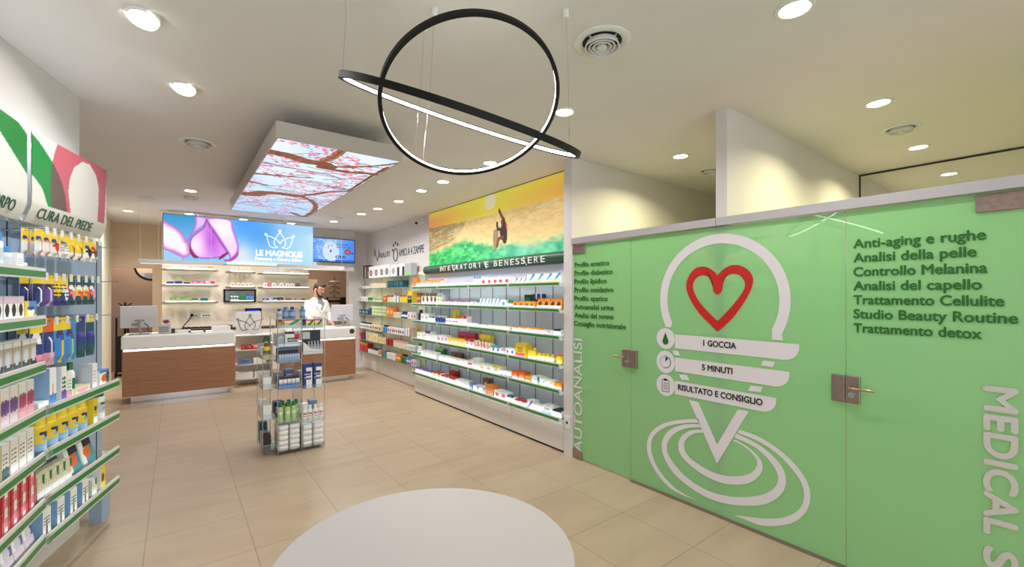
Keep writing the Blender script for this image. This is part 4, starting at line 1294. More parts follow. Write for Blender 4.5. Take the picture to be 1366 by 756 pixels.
for a, b in ((8.27, 2.47), (8.23, 2.56), (8.13, 2.60), (8.03, 2.56)):
    mb.tube([(3.377, a, b), (3.371, a, b)], 0.026, 12)
mb.build('emblem', NAVY, t)

# security camera
t = thing('security_camera', 'small white security camera on the wall beside the mural', 'camera', (3.38, 6.95, 2.86))
B1(-0.03, -0.04, -0.03, 0, 0.04, 0.05).build('base_plate', LIPWHITE, t, bevel=0.004)
MB().tube([(-0.03, 0, 0), (-0.10, -0.03, -0.02)], 0.014, 10).tube([(-0.06, -0.01, -0.01), (-0.15, -0.06, -0.05)], 0.03, 14).build('camera_body', LIPWHITE, t, smooth=True)
MB().tube([(-0.15, -0.06, -0.05), (-0.157, -0.064, -0.054)], 0.025, 14).build('lens', BLACK, t)

# ================================================================== PRODUCTS
CODES = dict(W=(246, 245, 242), K=(34, 32, 36), O=(240, 142, 44), G=(176, 178, 184), B=(70, 140, 212), U=(38, 56, 130), R=(206, 44, 44), N=(124, 74, 46),
             V=(122, 112, 62), L=(156, 208, 136), M=(192, 52, 120), P=(112, 72, 160), T=(40, 150, 160), E=(30, 122, 62), Y=(247, 214, 52), I=(240, 156, 176),
             C=(238, 226, 192), D=(232, 102, 42), F=(20, 82, 94), A=(112, 142, 184), H=(206, 214, 226), J=(150, 190, 230), Q=(196, 184, 168), X=(222, 200, 214), Z=(186, 216, 150))
CODES = {k: S(*v) for k, v in CODES.items()}
_mesh = {}


def style(st):
    q = st.split('/')
    return q[0], [tuple(x.split(':')) for x in q[1:]]


def painter(st):
    body, fe = style(st)

    def f(u, v):
        c = body
        for k, col in fe:
            if (k == 't' and v > 0.72) or (k == 'b' and v < 0.3) or (k == 'm' and 0.35 < v < 0.65) or (k == 'l' and u < 0.3) or (k == 'r' and u > 0.7) \
                    or (k == 'o' and ((u - 0.5) / 0.3) ** 2 + ((v - 0.45) / 0.26) ** 2 < 1) or (k == 'd' and abs((u - 0.5) - (v - 0.5) * 0.9) < 0.17) \
                    or (k == 'x' and 0.15 < u < 0.85 and int(v * 16) in (6, 8, 10)) or (k == 'e' and ((u - 0.5) / 0.34) ** 2 + ((v - 0.62) / 0.1) ** 2 < 1) \
                    or (k == 'h' and v < 0.5) or (k == 's' and 0.3 < u < 0.7 and v < 0.6 and abs(u - 0.5) < 0.06 + 0.12 * (0.6 - v)) \
                    or (k == 'z' and 0.1 < u < 0.9 and int(v * 22) % 3 == 0 and 0.3 < v < 0.7 and int(u * 9) % 4 != 3) \
                    or (k == 'q' and v > 0.85) or (k == 'y' and u > 0.62 and v > 0.55 and u + v > 1.35):
                c = col
        return CODES[c]
    return CODES[body], f


def carton_mesh(w, h, d, st, side=None, n=None, taper=0.0, tip=0.0):
    key = ('c', round(w, 3), round(h, 3), round(d, 3), st, side, taper, tip)
    if key in _mesh:
        return _mesh[key]
    body, f = painter(st)
    plain = '/' not in st
    nx, ny = (1, 1) if plain else (n or ((16, 22) if '/o' in st or '/d' in st else (10, 16)))
    mb = MB()
    T = lambda x, z, y: (x, y + (taper * z / h if y < d / 2 else -taper * z / h) + tip * z, z)
    for j in range(ny + 1):
        for i in range(nx + 1):
            mb.vert(T(-w / 2 + w * i / nx, h * j / ny, 0))
    for j in range(ny):
        for i in range(nx):
            a = j * (nx + 1) + i
            mb.face((a, a + 1, a + nx + 2, a + nx + 1), f((i + 0.5) / nx, (j + 0.5) / ny))
    bl, br, tl, tr = 0, nx, ny * (nx + 1), ny * (nx + 1) + nx
    B0, B1_, B2, B3 = (mb.vert(T(-w / 2, 0, d)), mb.vert(T(w / 2, 0, d)), mb.vert(T(-w / 2, h, d)), mb.vert(T(w / 2, h, d)))
    sc = CODES[side] if side else body
    top = f(0.5, 0.99)
    bot = f(0.5, 0.01)
    mb.face((B0, bl, tl, B2), sc)
    mb.face((br, B1_, B3, tr), sc)
    mb.face((tl, tr, B3, B2), top)
    mb.face((B0, B1_, br, bl), bot)
    mb.face((B1_, B0, B2, B3), sc)
    me = mb.mesh('carton', PRINT)
    _mesh[key] = me
    return me


def bottle_mesh(w, h, st, one=True):
    key = ('b', round(w, 3), round(h, 3), st, one)
    if key in _mesh:
        return _mesh[key]
    body, fe = style(st)
    fe = dict(fe)
    r = w / 2
    bc = CODES[body]
    mc = CODES[fe.get('m', fe.get('x', body))]
    cc = CODES[fe.get('c', 'W')]
    bb = CODES[fe.get('b', body)]
    zc = h * 0.78
    lc = CODES[fe['e']] if 'e' in fe else None
    fr_ = [0, 0.02, 0.12, 0.22, 0.3, 0.38, 0.46, 0.54, 0.6, 0.66]
    prof = [(r * (0.94 if i == 0 else 1.0), h * q) for i, q in enumerate(fr_)] + [(r * 0.86, h * 0.72), (r * 0.55, zc)]
    cap = [(r * 0.6, zc), (r * 0.62, h * 0.98), (r * 0.55, h)]
    if 'g' in fe:                                         # cap nearly as wide as the body
        prof = prof[:-2] + [(r * 0.97, h * 0.7), (r * 0.9, h * 0.715)]
        cap = [(r * 0.84, h * 0.715), (r * 0.84, h * 0.9), (r * 0.74, h * 0.97), (r * 0.4, h)]
    n = 12 if one else 24

    def colour(i, k):
        v = (prof[i][1] + prof[i + 1][1]) / 2 / h
        off = abs(((k + 0.5) / n * 360 - 270 + 180) % 360 - 180)      # degrees away from the front
        if lc and 0.42 < v < 0.56 and off < 42 - 260 * abs(v - 0.5):
            return lc
        if 'x' in fe and lc and 0.28 < v < 0.40 and off < 30:
            return CODES[fe['x']]
        return bb if v < 0.24 else (mc if v < 0.56 else bc)
    body_mb = MB()
    for i in range(len(prof)):
        for k in range(n):
            a_ = 2 * math.pi * k / n
            body_mb.vert((prof[i][0] * math.cos(a_), r + prof[i][0] * math.sin(a_), prof[i][1]))
    for i in range(len(prof) - 1):
        for k in range(n):
            j = (k + 1) % n
            body_mb.face((i * n + k, i * n + j, (i + 1) * n + j, (i + 1) * n + k), colour(i, k))
    body_mb.face(list(range(n))[::-1], bb)
    if one:
        body_mb.lathe(cap, n, col=cc, o=(0, r, 0))
        me = body_mb.mesh('bottle', PLASTIC, True)
    else:
        body_mb.face([(len(prof) - 1) * n + k for k in range(n)], bc)
        me = (body_mb.mesh('bottle', PLASTIC, True), MB().lathe(cap, 24, col=cc, o=(0, r, 0)).mesh('cap', PLASTIC, True))
    _mesh[key] = me
    return me


class Frame:
    """Local frame of a shelf: x runs along its front, y goes in from the front, z up."""
    def __init__(s, o, rz):
        s.o = Vector(o); s.rz = rz

    def p(s, x, y, z):
        c, n = math.cos(s.rz), math.sin(s.rz)
        return (s.o.x + x * c - y * n, s.o.y + x * n + y * c, s.o.z + z)


def item(fr, x, y, z, me, name, rz=0.0):
    o = bpy.data.objects.new(name, me)
    COL.objects.link(o)
    o.location = fr.p(x, y, z)
    o.rotation_euler = (0, 0, fr.rz + rz)
    return o


def fill_rows(table, fr, toX, zs, where, frm, group, prefix, d0):
    for sh, y0, y1, n, h, kind, desc, st in table:
        x0, x1 = toX(y0), toX(y1)
        pitch = (x1 - x0) / n
        w = pitch * (0.94 if kind != 'bottle' else 0.9)
        z = zs[sh - 1] + 0.0005
        for k in range(n):
            x = x0 + pitch * (k + 0.5)
            if kind == 'bottle':
                w2 = min(w, 0.09)
                o = item(fr, x, d0, z, bottle_mesh(w2, h, st), prefix + '_bottle')
                row_label(o, desc, where(sh), frm, 'bottle', group(sh))
                continue
            d = max(0.05, min(0.11, w * 0.9))
            if kind == 'stack':
                for l in range(3):
                    o = item(fr, x, d0, z + l * (h / 3), carton_mesh(w, h / 3 - 0.001, d, st), prefix + '_packet')
                    row_label(o, '%s packet of pale green stack' % ('bottom', 'middle', 'top')[l], where(sh), frm, 'packet', group(sh))
                continue
            taper = d * 0.4 if kind == 'bag' else 0
            o = item(fr, x, d0 + (0.004 * ((k * 7) % 3)), z, carton_mesh(w, h, d, st, taper=taper), prefix + ('_pouch' if kind == 'bag' else '_carton'))
            row_label(o, desc, where(sh), frm, 'pouch' if kind == 'bag' else 'carton', group(sh))


def shelf_part(parent, x0, x1, z, D, strip=True, led=0, strip_h=0.046):
    g = B1(x0, 0.0, z - 0.009, x1, D, z).build('shelf', GLASS, parent)
    if strip:
        mb = MB()
        zb = z - strip_h * 0.62
        zt = zb + strip_h
        mb.box(x0, -0.012, zb, x1, -0.001, zt, mi=0)
        # sloped white lips above and below the green insert
        e = 0.0135
        mb.poly([(x0 + 0.004, -e, zb + strip_h * 0.16), (x1 - 0.004, -e, zb + strip_h * 0.16), (x1 - 0.004, -e, zb + strip_h * 0.7), (x0 + 0.004, -e, zb + strip_h * 0.7)], mi=1)
        mb.build('price_strip', [LIPWHITE, STRIP], g)
    else:
        B1(x0, -0.0015, z - 0.0095, x1, 0.0, z + 0.0005).build('polished_edge', EDGE, g)
    if led:
        B1(x0 + 0.01, -0.0005, z + 0.001, x1 - 0.01, 0.0005, z + 0.015).build('led_strip', {1: LED, 2: LEDSOFT, 3: LEDTOP}[led], g)
    return g


# ------------------------------------------------------------------ supplement wall
SX = 3.08
SUP_Z = [1.72, 1.45, 1.175, 0.892, 0.63, 0.345]
frS = Frame((SX, 6.72, 0), R(-90))
t = thing('shelving_unit', 'lit white shelving for supplements under the surfer mural', 'shelving', (SX, 6.72, 0), R(-90))
LS = 3.50
mb = MB().box(0, 0.272, 0.30, LS, 0.295, 1.94)
mb.build('back_panel', SLATPANEL, t)
mb = MB()
for k in range(4):
    for q in (0.16, 0.46, 0.74):
        x = k * 0.875 + q
        mb.box(x - 0.004, 0.268, 0.36, x + 0.004, 0.2725, 1.70)
mb.build('upright_slot', SLOT, t)
for z in SUP_Z:
    for k in range(4):
        shelf_part(t, k * 0.875 + 0.004, (k + 1) * 0.875 - 0.004, z, 0.268, True, 3 if z > 1.7 else 1)
    for k in range(5):
        x = min(max(k * 0.875, 0.006), LS - 0.006)
        B1(x - 0.004, -0.02, z - 0.036, x + 0.004, 0.268, z - 0.010).box(x - 0.012, -0.018, z - 0.012, x + 0.012, -0.0136, z + 0.02).build('bracket', LIPWHITE, t)
B1(-0.014, 0.0, 0.30, -0.002, 0.295, 1.75).build('end_panel', ACRYLIC, t)
for k, lb in enumerate(('white base cabinet next to the pet shelves', 'white base cabinet second from the pet shelves', 'white base cabinet second from the green glass', 'white base cabinet next to the green glass')):
    c = thing('base_cabinet', lb, 'cabinet', frS.p(k * 0.875, 0, 0), R(-90), 'base cabinets under the lit shelves')
    B1(0.001, 0.052, 0.0, 0.874, 0.285, 0.298).build('body', CABINET, c)
    B1(0.003, 0.034, 0.022, 0.872, 0.051, 0.29).build('door', CABINET, c, bevel=0.002)
    B1(0.001, 0.0515, 0.0, 0.874, 0.056, 0.02).build('plinth', BLACK, c)

fill_rows(SUPP, frS, lambda y: 6.72 - y, SUP_Z, lambda s: ORD[s - 1] + ' lit shelf down', 'counter end', lambda s: 'products on the ' + ORD[s - 1] + ' lit shelf', 'supplement', 0.03)

# a second row just behind, where the photo shows taller packs over the front ones
BEHIND = [(1, 6.55, 5.95, 7, 0.125, 'rear tall white carton with orange cap', 'W/t:O/m:C'),
          (3, 5.72, 5.58, 2, 0.2, 'tall yellow tube behind the navy bottles', 'Y/b:W/c:Y'),
          (4, 5.55, 5.1, 5, 0.175, 'dark red pack behind yellow cartons', 'R/t:M'),
          (4, 4.98, 4.72, 3, 0.175, 'bright yellow pack behind mixed cartons', 'Y/o:O'),
          (5, 6.25, 5.98, 2, 0.14, 'dark green tub behind mint cartons', 'E/t:L'),
          (5, 5.75, 5.45, 2, 0.12, 'brown carton behind low white cartons', 'N/b:W'),
          (6, 5.80, 5.62, 2, 0.13, 'red and yellow carton behind white cartons', 'R/b:Y'),
          (6, 4.90, 4.75, 1, 0.15, 'brown picture carton behind blue sided ones', 'N/o:C'),
          (2, 4.02, 3.9, 1, 0.15, 'dark green tub behind orange cartons', 'E/t:K'),
          (2, 3.86, 3.7, 2, 0.16, 'navy carton with white corner behind orange cartons', 'U/y:W')]
for sh, y0, y1, n, h, desc, st in BEHIND:
    p = (y0 - y1) / n
    for k in range(n):
        o = item(frS, 6.72 - y0 + p * (k + 0.5), 0.165, SUP_Z[sh - 1] + 0.0005, carton_mesh(min(p * 0.92, 0.13), h, 0.06, st), 'supplement_carton')
        row_label(o, desc, ORD[sh - 1] + ' lit shelf down', 'counter end', 'carton', 'products on the ' + ORD[sh - 1] + ' lit shelf')

# ------------------------------------------------------------------ pet product wall
frP = Frame((3.2, 9.77, 0), R(-90))
PET_Z = [1.94, 1.735, 1.462, 1.18, 0.876, 0.638, 0.386]
t = thing('shelving_unit', 'glass shelves of pet products beside the pillar', 'shelving', (3.2, 9.77, 0), R(-90))
LP = 2.98
B1(0, 0.152, 0.372, LP, 0.172, 2.0).build('back_panel', CREAM, t)
for z in PET_Z:
    for k in range(3):
        shelf_part(t, k * LP / 3 + 0.003, (k + 1) * LP / 3 - 0.003, z, 0.15, False)
for k in range(4):
    x = min(max(k * LP / 3, 0.008), LP - 0.008)
    B1(x - 0.006, 0.142, 0.372, x + 0.006, 0.1515, 2.0).build('upright', ALU, t)
for k, lb in enumerate(('cream base cabinet beside the pillar', 'cream base cabinet at the middle of the pet shelves', 'cream base cabinet next to the lit shelves')):
    c = thing('base_cabinet', lb, 'cabinet', frP.p(k * LP / 3, 0, 0), R(-90), 'base cabinets under the pet shelves')
    B1(0.001, 0.10, 0.0, LP / 3 - 0.001, 0.172, 0.37).build('body', CABINET, c)
    B1(0.003, 0.084, 0.02, LP / 3 - 0.003, 0.099, 0.365).build('door', CABINET, c, bevel=0.002)
fill_rows(ANIM, frP, lambda y: 9.77 - y, PET_Z, lambda s: ORD[s - 1] + ' pet shelf down', 'pillar', lambda s: 'products on the ' + ORD[s - 1] + ' pet shelf', 'pet', 0.02)
t = thing('lantern_box', 'dark wooden lantern box beside white cartons on top pet shelf', 'lantern', frP.p(0.36, 0.02, 1.9405), R(-90))
mb = MB()
for x in (-0.1, 0.08):
    for y in (0, 0.1):
        mb.box(x, y, 0.02, x + 0.02, y + 0.02, 0.26)
mb.box(-0.11, -0.005, 0, 0.11, 0.125, 0.02).box(-0.11, -0.005, 0.26, 0.11, 0.125, 0.285)
mb.build('frame', DARKWOOD, t)
MB().lathe([(0.03, 0.02), (0.03, 0.14), (0.02, 0.15)], 14, o=(0, 0.06, 0)).build('candle', mat('wax', S(226, 206, 160), 0.5), t, smooth=True)

# ------------------------------------------------------------------ left wall: foot care and body care bays
BAY_Z = [1.0, 0.775, 0.534, 0.325]
frB = Frame(PB + nB * SHELF_D + dB * -1.05, R(90) - B_ANG)
frA = Frame(PA + nA * SHELF_D + dA * -1.0, R(90) - A_ANG)
frZ = Frame(PA + nA * SHELF_D + dA * -2.005, R(90) - A_ANG)
t = thing('shelving_unit', 'pale blue shelving bay under the foot care sign, packs on hooks', 'shelving', frB.o, frB.rz)
B1(0.0, 0.165, 0.22, 1.05, 0.19, 1.98).build('back_panel', BLUEPANEL, t)
B1(0.93, 0.12, 0.0, 1.05, 0.19, 0.22).build('foot_post', BLUEPANEL, t)
B1(0.0, 0.12, 0.0, 0.06, 0.19, 0.22).build('foot_post', BLUEPANEL, t)
B1(0.965, 0.162, 0.22, 0.972, 0.1655, 1.98).box(0.05, 0.162, 0.22, 0.057, 0.1655, 1.98).build('upright_slot', SLOT, t)
for z in BAY_Z:
    shelf_part(t, 0.004, 0.84, z, 0.16, True, 2, 0.055)
    MB().box(-0.006, -0.03, z - 0.02, 0.03, -0.015, z + 0.026).build('clip', ACRYLIC, t)
HOOKS = {1.93: [-1.021, -0.954, -0.884, -0.793, -0.714, -0.629, -0.535, -0.463], 1.69: [-1.027, -0.94, -0.865, -0.793, -0.714, -0.629, -0.554, -0.483], 1.455: [-1.04, -0.934, -0.832, -0.73, -0.612, -0.502]}
for z, ts in HOOKS.items():
    r = MB().tube([(0.0, 0.150, z), (0.92, 0.150, z)], 0.006, 8).tube([(0.92, 0.150, z), (0.92, 0.02, z + 0.004)], 0.003, 6).build('hook_rail', CHROME, t)
    for q in ts:
        x = q + 1.05 + 0.005
        MB().tube([(x, 0.155, z), (x, 0.012, z + 0.003), (x, 0.002, z + 0.012)], 0.0022, 6).tube([(x, 0.155, z + 0.02), (x, 0.0, z + 0.02)], 0.0018, 6).build('hook', CHROME, r)
        B1(x - 0.013, -0.003, z - 0.016, x + 0.013, 0.001, z + 0.026).build('price_tag', LIPWHITE, r)
t = thing('shelving_unit', 'pale blue shelving bay beneath the body care sign', 'shelving', frA.o, frA.rz)
AZ = [1.715, 1.473, 1.237, 1.003, 0.768, 0.527, 0.345]


def plain_bay(t):
    B1(0.0, 0.165, 0.22, 0.995, 0.19, 1.98).build('back_panel', BLUEPANEL, t)
    for x in (0.0, 0.935):
        B1(x, 0.12, 0.0, x + 0.06, 0.19, 0.22).build('foot_post', BLUEPANEL, t)
    B1(0.9, 0.162, 0.22, 0.907, 0.1655, 1.98).box(0.45, 0.162, 0.22, 0.457, 0.1655, 1.98).build('upright_slot', SLOT, t)
    for z in AZ:
        shelf_part(t, 0.004, 0.99, z, 0.16, True, 2, 0.055)


plain_bay(t)
t = thing('shelving_unit', 'pale blue shelving bay next to the body care bay, seen in reflection', 'shelving', frZ.o, frZ.rz)
plain_bay(t)


def card_mesh(w, h, st):
    key = ('card', round(w, 3), round(h, 3), st)
    if key in _mesh:
        return _mesh[key]
    body, f = painter(st)
    mb = MB()
    nx, ny = 12, 18
    fr_ = []
    for j in range(ny + 1):
        for i in range(nx + 1):
            u, v = i / nx, j / ny
            b = 0.0
            if 0.12 < u < 0.88 and 0.06 < v < 0.62:
                b = 0.014 * min(1, (u - 0.12) / 0.12, (0.88 - u) / 0.12) * min(1, (v - 0.06) / 0.1, (0.62 - v) / 0.1)
            mb.vert((-w / 2 + w * u, -b, -h + h * v))
    for j in range(ny):
        for i in range(nx):
            if j == ny - 2 and i in (5, 6):
                continue                                   # the hanging hole
            a = j * (nx + 1) + i
            mb.face((a, a + 1, a + nx + 2, a + nx + 1), f((i + 0.5) / nx, (j + 0.5) / ny))
    q = [mb.vert((-w / 2, 0.002, -h)), mb.vert((w / 2, 0.002, -h)), mb.vert((w / 2, 0.002, -0.02)), mb.vert((-w / 2, 0.002, -0.02))]
    mb.face((q[1], q[0], q[3], q[2]), CODES['H'])
    mb.face((0, q[0], q[1], nx), CODES['H'])
    mb.face((q[0], 0, ny * (nx + 1), q[3]), CODES['H'])
    mb.face((nx, q[1], q[2], ny * (nx + 1) + nx), CODES['H'])
    me = mb.mesh('card', PRINT)
    _mesh[key] = me
    return me


CARDS = [(1.93, 0.135, [(0, 0.062, 'Y/h:W/e:U/s:I', 'yellow pack with pink picture'), (1, 0.06, 'Y/h:W/e:U/s:I', 'yellow pack with pink picture'), (2, 0.062, 'Y/h:W/o:R/e:U', 'yellow pack with red picture'),
                        (3, 0.075, 'Y/h:W/e:U/z:G', 'yellow pack with pale lower half'), (4, 0.07, 'Y/b:W/s:N', 'yellow pack with brown bar'), (5, 0.07, 'Y/b:W/s:N', 'yellow pack with brown bar'),
                        (6, 0.078, 'Y/h:W/o:K/e:U', 'yellow pack with dark rounds'), (7, 0.07, 'Y/h:W/o:N/e:R', 'yellow pack with rust rounds')]),
         (1.69, 0.165, [(0, 0.075, 'U/t:Y/e:K/b:U/s:W', 'navy pack with yellow top'), (1, 0.08, 'P/t:Y/e:K/s:H', 'purple pack with yellow top'), (2, 0.062, 'Y/b:U/z:K', 'yellow pack with blue foot'),
                        (3, 0.075, 'Y/h:U/o:W/z:U', 'yellow pack with blue sole'), (4, 0.06, 'F/m:R/o:I/e:W', 'teal pack with red band'), (5, 0.062, 'F/m:Y/o:D/e:W', 'teal pack with yellow band'),
                        (6, 0.06, 'F/m:Y/o:D/e:W', 'teal pack with yellow band'), (7, 0.06, 'F/m:R/o:I/e:W', 'teal pack with red band')]),
         (1.455, 0.25, [(0, 0.09, 'U/t:Y/b:I/e:W', 'navy insole pack with pink foot'), (1, 0.08, 'U/b:I/t:D/s:H', 'navy insole pack with pink sole'), (2, 0.095, 'B/t:Y/s:Y/e:U', 'blue insole pack with yellow sole'),
                        (3, 0.10, 'B/t:Y/s:L/e:U/y:B', 'blue insole pack with green sole'), (4, 0.085, 'F/t:U/m:U', 'dark teal insole pack'), (5, 0.085, 'F/q:Y/m:U', 'dark teal insole pack with yellow hanger')])]
for k, (z, h, lst) in enumerate(CARDS):
    ts = HOOKS[z]
    for i, w, st, desc in lst:
        for q, (yy, wh) in enumerate(((0.035, 'front '), (0.085, 'rear '))):
            o = item(frB, ts[i] + 1.055 + 0.006 * (1 - q), yy, z + 0.014, card_mesh(w, h, st), 'hanging_pack', R(-4 + 5 * ((i * 3 + q) % 3)))
            row_label(o, wh + desc, ('top', 'middle', 'bottom')[k] + ' hook row', 'body care bay', 'hanging pack', 'packs on the ' + ORD[k] + ' hook row')


def bottle_thing(fr, x, y, z, w, h, st, name, desc, where, frm, group):
    b, c = bottle_mesh(w, h, st, False)
    o = item(fr, x, y, z, b, name)
    cp = bpy.data.objects.new('cap', c)
    COL.objects.link(cp)
    cp.parent = o
    row_label(o, desc, where, frm, 'bottle', group)
    return o


def left_row(fr, off, z, items, where, frm, group, y=0.025):
    for t_, w, h, d, st, side, desc in items:
        o = item(fr, t_ + off, y, z + 0.0005, carton_mesh(w, h, d, st, side, (16, 24)), 'care_carton')
        row_label(o, desc, where, frm, 'carton', group)


def gA(k):
    return 'products on the %s body care shelf' % ORD[k]


def wA(k):
    return ORD[k] + ' body care shelf down'


FA = 'viewer'
for t_, w, h, desc in ((-0.335, 0.062, 0.175, 'tall white bottle with sky blue cap'), (-0.255, 0.064, 0.11, 'short white bottle with sky blue cap'), (-0.43, 0.062, 0.175, 'tall white bottle with sky blue cap')):
    bottle_thing(frA, t_ + 1, 0.03, 1.7155, w, h, 'W/m:H/c:B/g:W', 'lotion_bottle', desc, wA(0), FA, gA(0))
left_row(frA, 1, 1.715, [(-0.18, 0.066, 0.085, 0.06, 'W/x:G', None, 'plain white carton')], wA(0), FA, gA(0))
bottle_thing(frA, 0.905, 0.03, 1.7155, 0.085, 0.06, 'W/m:H/c:B/g:W', 'cream_jar', 'low white jar with sky blue lid', wA(0), FA, gA(0))
left_row(frA, 1, 1.473, [(q, 0.066, 0.12, 0.07, 'W/t:X/o:K', 'H', 'white carton with dark oval') for q in (-0.46, -0.385, -0.31, -0.245, -0.175)] + [(-0.065, 0.13, 0.095, 0.05, 'B/l:Y/b:Y/o:W/e:U', 'Y', 'blue and yellow carton')], wA(1), FA, gA(1))
left_row(frA, 1, 1.237, [(q, 0.078, 0.14, 0.08, 'Q/b:K/o:H/q:W', 'Q', 'stone grey carton with black label') for q in (-0.47, -0.385, -0.3, -0.215, -0.12, -0.035)], wA(2), FA, gA(2))
left_row(frA, 1, 1.003, [(-0.49, 0.07, 0.17, 0.07, 'W/h:L/z:N', 'C', 'white and green carton'), (-0.41, 0.07, 0.17, 0.07, 'W/h:L/z:N', 'C', 'white and green carton'), (-0.33, 0.075, 0.17, 0.07, 'W/h:X/m:P/z:N', 'C', 'white carton with lilac lower half'),
                          (-0.245, 0.075, 0.17, 0.07, 'W/h:X/m:P/z:N', 'C', 'white carton with lilac lower half'), (-0.155, 0.075, 0.17, 0.07, 'W/h:I/m:M/z:N', 'C', 'white carton with pink lower half'), (-0.07, 0.075, 0.17, 0.07, 'W/h:I/m:M/z:N', 'C', 'white carton with pink lower half')], wA(3), FA, gA(3))
left_row(frA, 1, 0.768, [(-0.5, 0.07, 0.155, 0.08, 'W/b:D/o:R', 'C', 'white carton with orange base'), (-0.415, 0.08, 0.155, 0.08, 'W/b:D/o:R', 'C', 'white carton with orange base'), (-0.325, 0.065, 0.16, 0.08, 'W/b:F/z:N', 'C', 'white carton with dark teal base'),
                          (-0.24, 0.075, 0.16, 0.08, 'W/z:N', 'C', 'white carton with brown lettering'), (-0.155, 0.075, 0.16, 0.08, 'W/z:N', 'C', 'white carton with brown lettering'), (-0.07, 0.075, 0.16, 0.08, 'W/z:N', 'C', 'white carton with brown lettering')], wA(4), FA, gA(4))
for l, nm in ((0, 'lower'), (1, 'upper')):
    left_row(frA, 1, 0.527 + l * 0.089, [(q, 0.078, 0.088, 0.08, 'W/l:R/o:I/r:R/z:R', 'R', nm + ' red and white carton') for q in (-0.5, -0.41, -0.32, -0.23, -0.14, -0.05)], wA(5), FA, gA(5))
for q in (-0.5, -0.39, -0.28, -0.17, -0.06):
    o = item(frA, q + 1, 0.03, 0.3455, carton_mesh(0.1, 0.13, 0.08, 'W/r:P/o:H/b:X', None, (16, 24), taper=0.02), 'soft_pack')
    row_label(o, 'white soft pack with purple stripe', wA(6), FA, 'pack', gA(6))


def gB(k):
    return 'products on the %s foot care shelf' % ORD[k]


def wB(k):
    return ORD[k] + ' foot care shelf down'


FB = 'body care bay'
left_row(frB, 1.05, 1.0, [(-0.99, 0.09, 0.035, 0.1, 'W/b:G', 'W', 'flat white carton'), (-0.905, 0.062, 0.2, 0.09, 'W/s:D/b:B', 'J', 'tall pale blue carton with orange leg picture'), (-0.80, 0.05, 0.19, 0.06, 'W/x:E/b:P/z:K', 'W', 'slim white carton with dark lettering'),
                          (-0.742, 0.05, 0.15, 0.06, 'W/b:I/z:E', 'W', 'slim white carton with pink base'), (-0.60, 0.17, 0.045, 0.09, 'C/x:V/o:I', 'C', 'flat beige carton'),
                          (-0.455, 0.06, 0.16, 0.07, 'W/z:G', 'H', 'white carton with grey lettering'), (-0.33, 0.13, 0.10, 0.08, 'W/o:D/r:F/q:B', 'W', 'white and teal carton')], wB(0), FB, gB(0))
left_row(frB, 1.05, 1.0, [(-0.56, 0.11, 0.17, 0.03, 'Q', 'Q', 'plain cardboard box at the back')], wB(0), FB, gB(0), y=0.12)
bottle_thing(frB, 0.372, 0.03, 1.0005, 0.045, 0.2, 'W/m:E/c:E', 'cream_tube', 'white tube with bright green cap', wB(0), FB, gB(0))
for q in (-0.967, -0.865, -0.765, -0.66, -0.555):
    bottle_thing(frB, q + 1.05, 0.025, 0.7755, 0.085, 0.185, 'Y/m:Y/x:J/b:J/e:U/c:Y/g:W', 'spray_bottle', 'front yellow spray bottle', wB(1), FB, gB(1))
for q in (-1.02, -0.81, -0.7):
    bottle_thing(frB, q + 1.05, 0.105, 0.7755, 0.05, 0.2, 'Y/m:Y/b:Y/e:U/c:Y/g:W', 'spray_bottle', 'rear yellow spray bottle', wB(1), FB, gB(1))
for q, y in ((-0.5, 0.085), (-0.40, 0.085), (-0.315, 0.03)):
    bottle_thing(frB, q + 1.05, y, 0.7755, 0.07, 0.205, 'W/m:H/e:E/x:G/c:E/g:W', 'spray_bottle', 'white spray bottle with green cap', wB(1), FB, gB(1))
left_row(frB, 1.05, 0.775, [(-0.445, 0.05, 0.155, 0.05, 'Y/z:U/b:W/e:K', 'Y', 'yellow carton with dark lettering')], wB(1), FB, gB(1))
left_row(frB, 1.05, 0.534, [(q, 0.062, 0.115, 0.07, 'C/y:E/z:G/b:W', 'C', 'cream carton with green corner') for q in (-1.0, -0.935, -0.87, -0.805, -0.74)], wB(2), FB, gB(2), 0.03)
for q in (-0.60, -0.44):
    o = item(frB, q + 1.05, 0.055, 0.5345, carton_mesh(0.14, 0.14, 0.03, 'T/d:D/t:K/l:W/o:D', 'W', (16, 24), tip=0.25), 'glove_box', R(0))
    row_label(o, 'leaning teal carton with hand picture', wB(2), FB, 'carton', gB(2))
left_row(frB, 1.05, 0.325, [(q, 0.07, 0.135, 0.1, 'W/x:E/s:N/t:W', 'J', 'pale blue carton with small figure') for q in (-0.96, -0.83, -0.7, -0.57)] +
         [(-0.46, 0.06, 0.10, 0.07, 'W/y:E/z:G', 'C', 'white carton with green corner'), (-0.35, 0.06, 0.135, 0.07, 'Y/o:N/b:Y', 'W', 'bright yellow carton')], wB(3), FB, gB(3))

